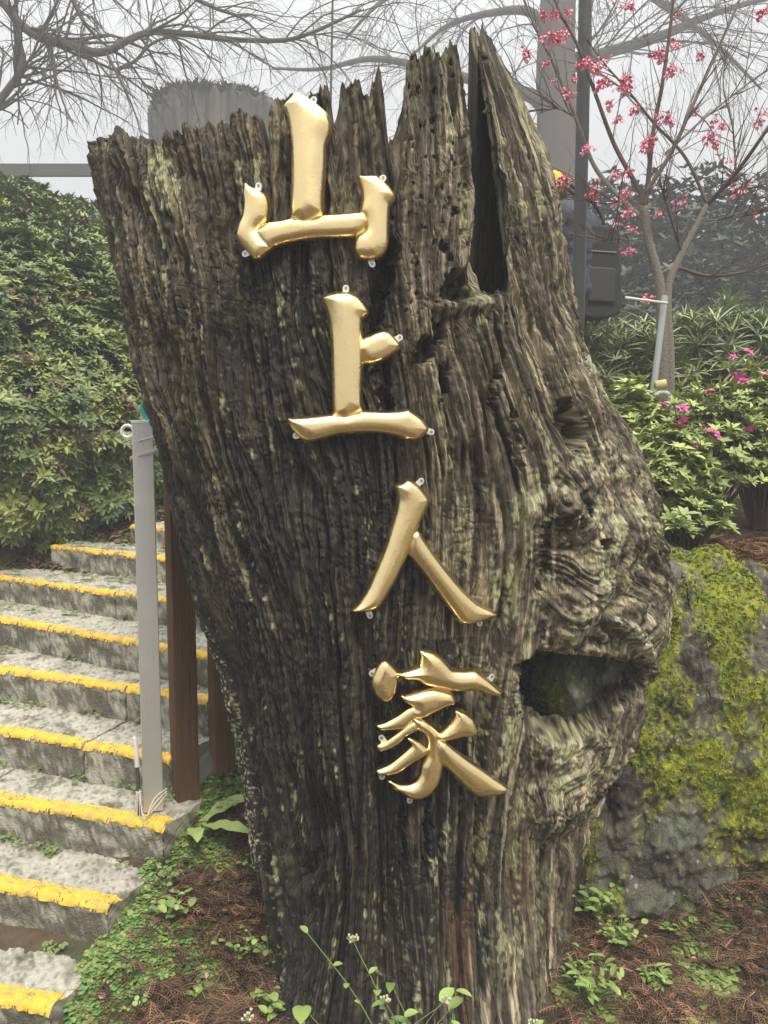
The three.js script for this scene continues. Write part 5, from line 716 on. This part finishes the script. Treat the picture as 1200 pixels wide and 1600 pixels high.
// ------------------------------------------------------------------ ground cover and weeds
{
  const R = rngOf(201), cl = [], nd = [], dl = [], fe = [];
  const cloverG = (() => { const gs = []; for (let k = 0; k < 3; k++) { const l = leafGeo(0.011, 0.012, 0.2, 0.15, 3); l.rotateX(-0.15); l.rotateY(k * 2.094); gs.push(l); } const g = mergeGeometries(gs); return g; })();
  const onStair = (x, z) => x < stairEdgeX(z) + 0.02;
  const inStump = (x, z) => Math.hypot((x - 0.12) / 0.50, (z + 2.62) / 0.44) < 0.94;
  for (let k = 0; k < 60000; k++) { const x = lerp(-1.15, 0.1, R()), z = lerp(-1.75, -3.4, R()); if (onStair(x + 0.10, z) || inStump(x, z)) continue; const mo = mossAt(x, z), p = sst(0.45, 0.8, mo + 0.35 * fbm(x * 14, z * 14, 6, 2)); if (R() > p) continue; const v = 0.6 + 0.7 * R(), y = 0.4 + 0.6 * R(); cl.push({ p: V(x, groundY(x, z) + 0.004 + 0.018 * R(), z), n: V(R() - 0.5, 1.6, R() - 0.5).normalize(), s: 0.55 + 0.9 * R(), spin: R() * 6, c: RGB(0.26 * v * y, 0.27 * v, 0.075 * v) }); }
  for (let k = 0; k < 52000; k++) { const x = lerp(0.55, 2.3, R()), z = lerp(-1.75, -3.5, R()), p = sst(-0.26, 0.22, fbm(x * 2.6, z * 2.6, 31, 3) + 0.3 * fbm(x * 11, z * 11, 6, 2)); if (R() > p) continue; const v = 0.6 + 0.7 * R(); cl.push({ p: V(x, groundY(x, z) + 0.004 + 0.015 * R(), z), n: V(R() - 0.5, 1.6, R() - 0.5).normalize(), s: 0.7 + 1.1 * R(), spin: R() * 6, c: RGB(0.19 * v, 0.24 * v, 0.07 * v) }); }
  // small weeds in the corner of each step
  for (let k = 0; k < 2600; k++) { const s = 1 + Math.floor(R() * 8), t = R(), x = lerp(-2.1 - s * 0.05, stairEdgeX(-2.3 - 0.29 * s), t), z0 = -2.21 - 0.33 * s + (x + 1.17 + 0.16 * s) * 0.36, cl2 = fbm(x * 5, s * 3.1, 4, 2); if (cl2 < 0.05) continue; const y = stepH[s - 1] + 0.012 + 0.02 * R(); cl.push({ p: V(x, y, z0 + 0.02 + 0.07 * R() * R()), n: V(R() - 0.5, 1.4, R() - 0.2).normalize(), s: 0.4 + 0.8 * R(), spin: R() * 6, c: RGB(0.14, 0.20, 0.05) }); }
  tag(instances('clover_cover', cloverG, leafM, cl), 'tiny bright green clover leaves along the stairs and round the stump', 'ground cover', null, 'stuff');
  // brown cedar needles
  const needle = (() => { const r = rngOf(8), m = new MB(); for (let q = 0; q < 5; q++) { const a = r() * 6.28, L = 0.05 + 0.04 * r(), ax = V(Math.cos(a), 0, Math.sin(a)), o = V((r() - 0.5) * 0.04, r() * 0.008, (r() - 0.5) * 0.04); m.tube([o, o.clone().addScaledVector(ax, L * 0.5).add(V(0, 0.008, 0)), o.clone().addScaledVector(ax, L)], [0.0022, 0.0012], 3); for (let k = 1; k < 7; k++) for (const s of [-1, 1]) { const b = o.clone().addScaledVector(ax, L * k / 7), n = V(-Math.sin(a) * s, 0.3, Math.cos(a) * s).add(ax).normalize(); m.tube([b, b.clone().addScaledVector(n, 0.015)], [0.0019, 0.0007], 3); } } return m.geo(); })();
  for (let k = 0; k < 11000; k++) { const right = R() < 0.55, x = right ? lerp(0.55, 2.2, R()) : lerp(-0.9, 0.0, R()), z = right ? lerp(-1.8, -3.6, R()) : lerp(-1.8, -3.3, R()); if (onStair(x, z) || inStump(x, z)) continue; const p = 1 - 0.92 * sst(0.35, 0.75, right ? 0.5 + fbm(x * 2.6, z * 2.6, 31, 3) * 0.9 - 0.1 : mossAt(x, z)); if (R() > p) continue; const v = 0.3 + 1.5 * R() * R(); nd.push({ p: V(x, groundY(x, z) + 0.003 + 0.018 * R(), z), n: V(R() - 0.5, 2.2, R() - 0.5).normalize(), s: 0.6 + 0.8 * R(), spin: R() * 6, c: RGB(0.25 * v, 0.145 * v, 0.085 * v) }); }
  for (let k = 0; k < 2600; k++) { const x = lerp(1.15, 2.0, R()), z = lerp(-2.6, -3.35, R()); const v = 0.5 + 0.9 * R(); nd.push({ p: V(x, groundY(x, z) + 0.01 + 0.03 * R(), z), n: V(R() - 0.5, 1.3, R() - 0.3).normalize(), s: 0.8 + 0.9 * R(), spin: R() * 6, c: RGB(0.27 * v, 0.15 * v, 0.085 * v) }); }
  tag(instances('cedar_needles', needle, mat(1, 1, 1, { roughness: 0.9 }), nd), 'reddish brown fallen cedar sprays covering the soil', 'needles', null, 'stuff');
  const lg = leafGeo(0.04, 0.018, 0.15, 0.3, 3);
  for (let k = 0; k < 900; k++) { const right = R() < 0.6, x = right ? lerp(0.55, 2.2, R()) : lerp(-0.9, 0, R()), z = lerp(-1.8, -3.4, R()); if (onStair(x, z) || inStump(x, z)) continue; const v = 0.6 + 0.8 * R(); dl.push({ p: V(x, groundY(x, z) + 0.012, z), n: V(R() - 0.5, 1.5, R() - 0.5).normalize(), s: 0.4 + 0.7 * R(), spin: R() * 6, c: R() < 0.7 ? RGB(0.20 * v, 0.12 * v, 0.065 * v) : RGB(0.38 * v, 0.31 * v, 0.22 * v) }); }
  tag(instances('dead_leaves', lg, leafM, dl), 'small dry leaves scattered over the soil round the stump', 'dead leaves', null, 'stuff');
  // grass blades in loose tufts
  const bladeG = (() => { const r = rngOf(17), gs = []; for (let k = 0; k < 8; k++) { const l = leafGeo(0.05 + 0.05 * r(), 0.0032, 0.5, 0.1, 4); l.rotateX(-0.7 - 0.7 * r()); l.rotateY(k * 0.8 + r()); gs.push(l); } return mergeGeometries(gs); })(), gr = [];
  for (let k = 0; k < 4200; k++) { const right = R() < 0.72, x = right ? lerp(0.55, 2.3, R()) : lerp(-1.0, 0, R()), z = right ? lerp(-1.8, -4.2, R()) : lerp(-1.75, -3.4, R()); if (onStair(x, z) || inStump(x, z)) continue; if (R() > sst(0.05, 0.5, fbm(x * 3.4 + 9, z * 3.4, 51, 3) + 0.15 * (right ? 1 : 0))) continue; const v = 0.6 + 0.7 * R(); gr.push({ p: V(x, groundY(x, z), z), n: V(R() - 0.5, 2, R() - 0.5).normalize(), s: 0.4 + 0.7 * R(), spin: R() * 6, c: R() < 0.8 ? RGB(0.17 * v, 0.22 * v, 0.06 * v) : RGB(0.30 * v, 0.24 * v, 0.12 * v) }); }
  tag(instances('grass', bladeG, leafM, gr), 'thin loose grass blades on the soil round the stump', 'grass', null, 'stuff');
  // ---- single plants
  const lm = [mat(0.22, 0.31, 0.08, { roughness: 0.55 }), mat(0.15, 0.23, 0.06, { roughness: 0.55 }), mat(0.27, 0.36, 0.11, { roughness: 0.55 })], stemM = mat(0.16, 0.22, 0.07), gl = [leafGeo(0.05, 0.036, 0.3, 0.15, 5), leafGeo(0.062, 0.026, 0.35, 0.15, 5), leafGeo(0.036, 0.034, 0.2, 0.1, 5)];
  function weed(label, px, py, h, n, ls, seed, kind = 0, flowers = 0, zf = 0) { // stems with leaves, each leaf its own piece
    let z = -2.2, p = at(px, py, z); for (let i = 0; i < 30; i++) { p = at(px, py, z); z += (p.y - groundY(p.x, z)) > 0 ? -0.03 : 0.03; } // walk along the sight line to the soil
    if (zf) { z = zf; p = at(px, py, z); }
    const x = p.x, root = thing('weed', label, 'plant', V(x, groundY(x, z), z), 0, 'weeds round the stump'), r = rngOf(seed);
    n = Math.round(n * 1.7); for (let s = 0; s < n; s++) { const a = r() * 6.28, lean = 0.25 + 0.6 * r(), tip = V(Math.cos(a) * lean * h, h * (0.7 + 0.4 * r()), Math.sin(a) * lean * h), m = new MB(), pts = spline([V(0, -0.01, 0), tip.clone().multiplyScalar(0.5).add(V(0, h * 0.12, 0)), tip], 8); m.tube(pts, [0.0022, 0.0012], 4); part('stem', m.geo(), stemM, root);
      const nl = kind === 3 ? 5 : 3; for (let k = 0; k < nl; k++) { const q = pts[Math.min(8, 3 + Math.floor(k * 5 / (nl - 1)))], l = part('leaf', gl[kind % 3], lm[Math.floor(r() * 3)], root); l.position.copy(q); l.rotation.set(-0.3 - 0.4 * r(), a + (k - 1) * 2.1 + r(), 0, 'YXZ'); l.scale.setScalar(ls * 0.62 * (0.6 + 0.7 * r())); }
      if (s < flowers) { const f = new MB(); for (let k = 0; k < 9; k++) { const d = V(r() - 0.5, r() * 0.6, r() - 0.5).multiplyScalar(0.03); f.tube([tip.clone(), tip.clone().add(d)], [0.0007, 0.0007], 3); f.tube([tip.clone().add(d), tip.clone().add(d).add(V(0, 0.006, 0))], [0.003, 0.0035], 5); } part('flower_head', f.geo(), mat(0.55, 0.55, 0.36), root); } }
  }
  weed('leafy weed with pale flower heads in front of the stump base at the bottom edge', 690, 1598, 0.36, 4, 1.5, 301, 1, 3, -1.88);
  weed('broad-leaved weed at the bottom edge left of the flowering weed', 590, 1600, 0.30, 4, 1.9, 303, 0, 0, -1.88);
  weed('tall thin weed stalk with small leaves rising up the stump base', 655, 1590, 0.47, 1, 0.8, 305, 3, 1, -1.90);
  weed('thin bare flowering stalk at the bottom left of the stump base', 520, 1604, 0.38, 2, 0.25, 307, 1, 2, -1.88);
  weed('round-leaved weed against the lower left flank of the stump', 420, 1540, 0.14, 9, 0.95, 309, 2);
  weed('round-leaved weed clump on the brown soil left of the stump foot', 375, 1500, 0.09, 8, 0.9, 311, 2);
  weed('pale green weed rosette in the needles below the broad leaved dock', 275, 1425, 0.08, 8, 1.0, 313, 0);
  weed('small leafy weed cluster beside the second lowest step', 215, 1560, 0.04, 6, 0.7, 315, 2);
  weed('low weed with bright leaves at the bottom edge left of the stump', 425, 1600, 0.08, 7, 1.0, 317, 0);
  weed('low weed tuft midway between the lowest step and the stump', 300, 1555, 0.04, 7, 0.8, 319, 2);
  weed('small weed in the shade under the hollow root', 945, 1310, 0.10, 6, 0.6, 321, 2);
  weed('small weed at the foot of the mossy boulder', 1030, 1325, 0.05, 5, 0.7, 323, 2);
  weed('large bright weed clump hugging the right side of the stump base', 925, 1440, 0.13, 20, 0.95, 325, 0);
  weed('spreading weed clump right of the stump base above the path', 975, 1490, 0.10, 20, 0.85, 327, 2);
  weed('leafy weed clump by the lower right corner of the stump', 925, 1580, 0.13, 16, 0.9, 329, 1);
  weed('thin grassy weed near the bare earth patch', 1000, 1385, 0.10, 9, 0.7, 331, 1);
  weed('weed tuft in front of the bare earth patch', 1060, 1470, 0.05, 14, 0.7, 333, 0);
  weed('low weed at the lower right on needle litter', 1030, 1560, 0.06, 14, 0.8, 335, 1);
  weed('weed at the right edge on the slope of needles', 1195, 1265, 0.08, 6, 0.8, 337, 0);
  weed('weed in the needle litter near the right edge', 1140, 1430, 0.05, 7, 0.6, 339, 2);
  weed('small weed by the wooden railing foot', 345, 1240, 0.05, 7, 0.7, 341, 2);
  weed('small weed beside the stump left flank below the railing', 395, 1390, 0.07, 5, 0.8, 343, 0);
  { // broad leaved dock: each large leaf placed as in view
    let p = atY(305, 1345, 0.12); p.y = groundY(p.x, p.z); const root = thing('broad_leaved_dock', 'plant with three broad pointed green leaves next to the stair end', 'plant', p);
    for (const [dir, L, w, up] of [[2.05, 0.19, 0.075, 0.62], [-1.35, 0.20, 0.085, 0.12], [1.15, 0.21, 0.07, 0.42], [0.3, 0.12, 0.06, 0.5]]) { const g = leafGeo(L, w, 0.35, 0.10, 8), a = g.attributes.position; for (let i = 0; i < a.count; i++) a.setY(i, a.getY(i) + 0.006 * Math.sin(a.getZ(i) * 90 + a.getX(i) * 60)); g.computeVertexNormals(); const l = part('leaf', g, lm[2], root); l.rotation.set(-up, dir, 0, 'YXZ'); const m = new MB(); const d = V(Math.sin(dir) * Math.cos(up), Math.sin(up), Math.cos(dir) * Math.cos(up)).multiplyScalar(0.05); m.tube([V(0, -0.02, 0), d], [0.004, 0.003], 5); part('stalk', m.geo(), stemM, root); l.position.copy(d); }
  }
  // fallen petals
  const petal = leafGeo(0.024, 0.02, 0.2, 0.25, 4), pm = mat(0.72, 0.30, 0.38, { roughness: 0.6 });
  [[208, 1392], [158, 1556], [300, 1452], [368, 1408], [328, 1530], [1080, 1500]].forEach(([x, y], i) => { let z = -2.2, p = at(x, y, z); for (let k = 0; k < 60; k++) { p = at(x, y, z); z += (p.y - Math.max(groundY(p.x, z))) > 0 ? -0.015 : 0.015; } const o = part('fallen_petal', petal, pm); o.position.set(p.x, groundY(p.x, z) + 0.022, z); o.rotation.set(0.2 * i, i * 1.3, 0.3); tag(o, ['pink petal lying beside the second lowest step', 'pink petal on clover near the lowest step', 'pink petal lying by the weed rosette', 'pink petal on needles close to the stump', 'pink petal among round weeds left of the stump', 'pink petal on the soil right of the stump'][i], 'petal', 'fallen petals'); });
}
console.log('objects done');
renderer.render(scene, camera);
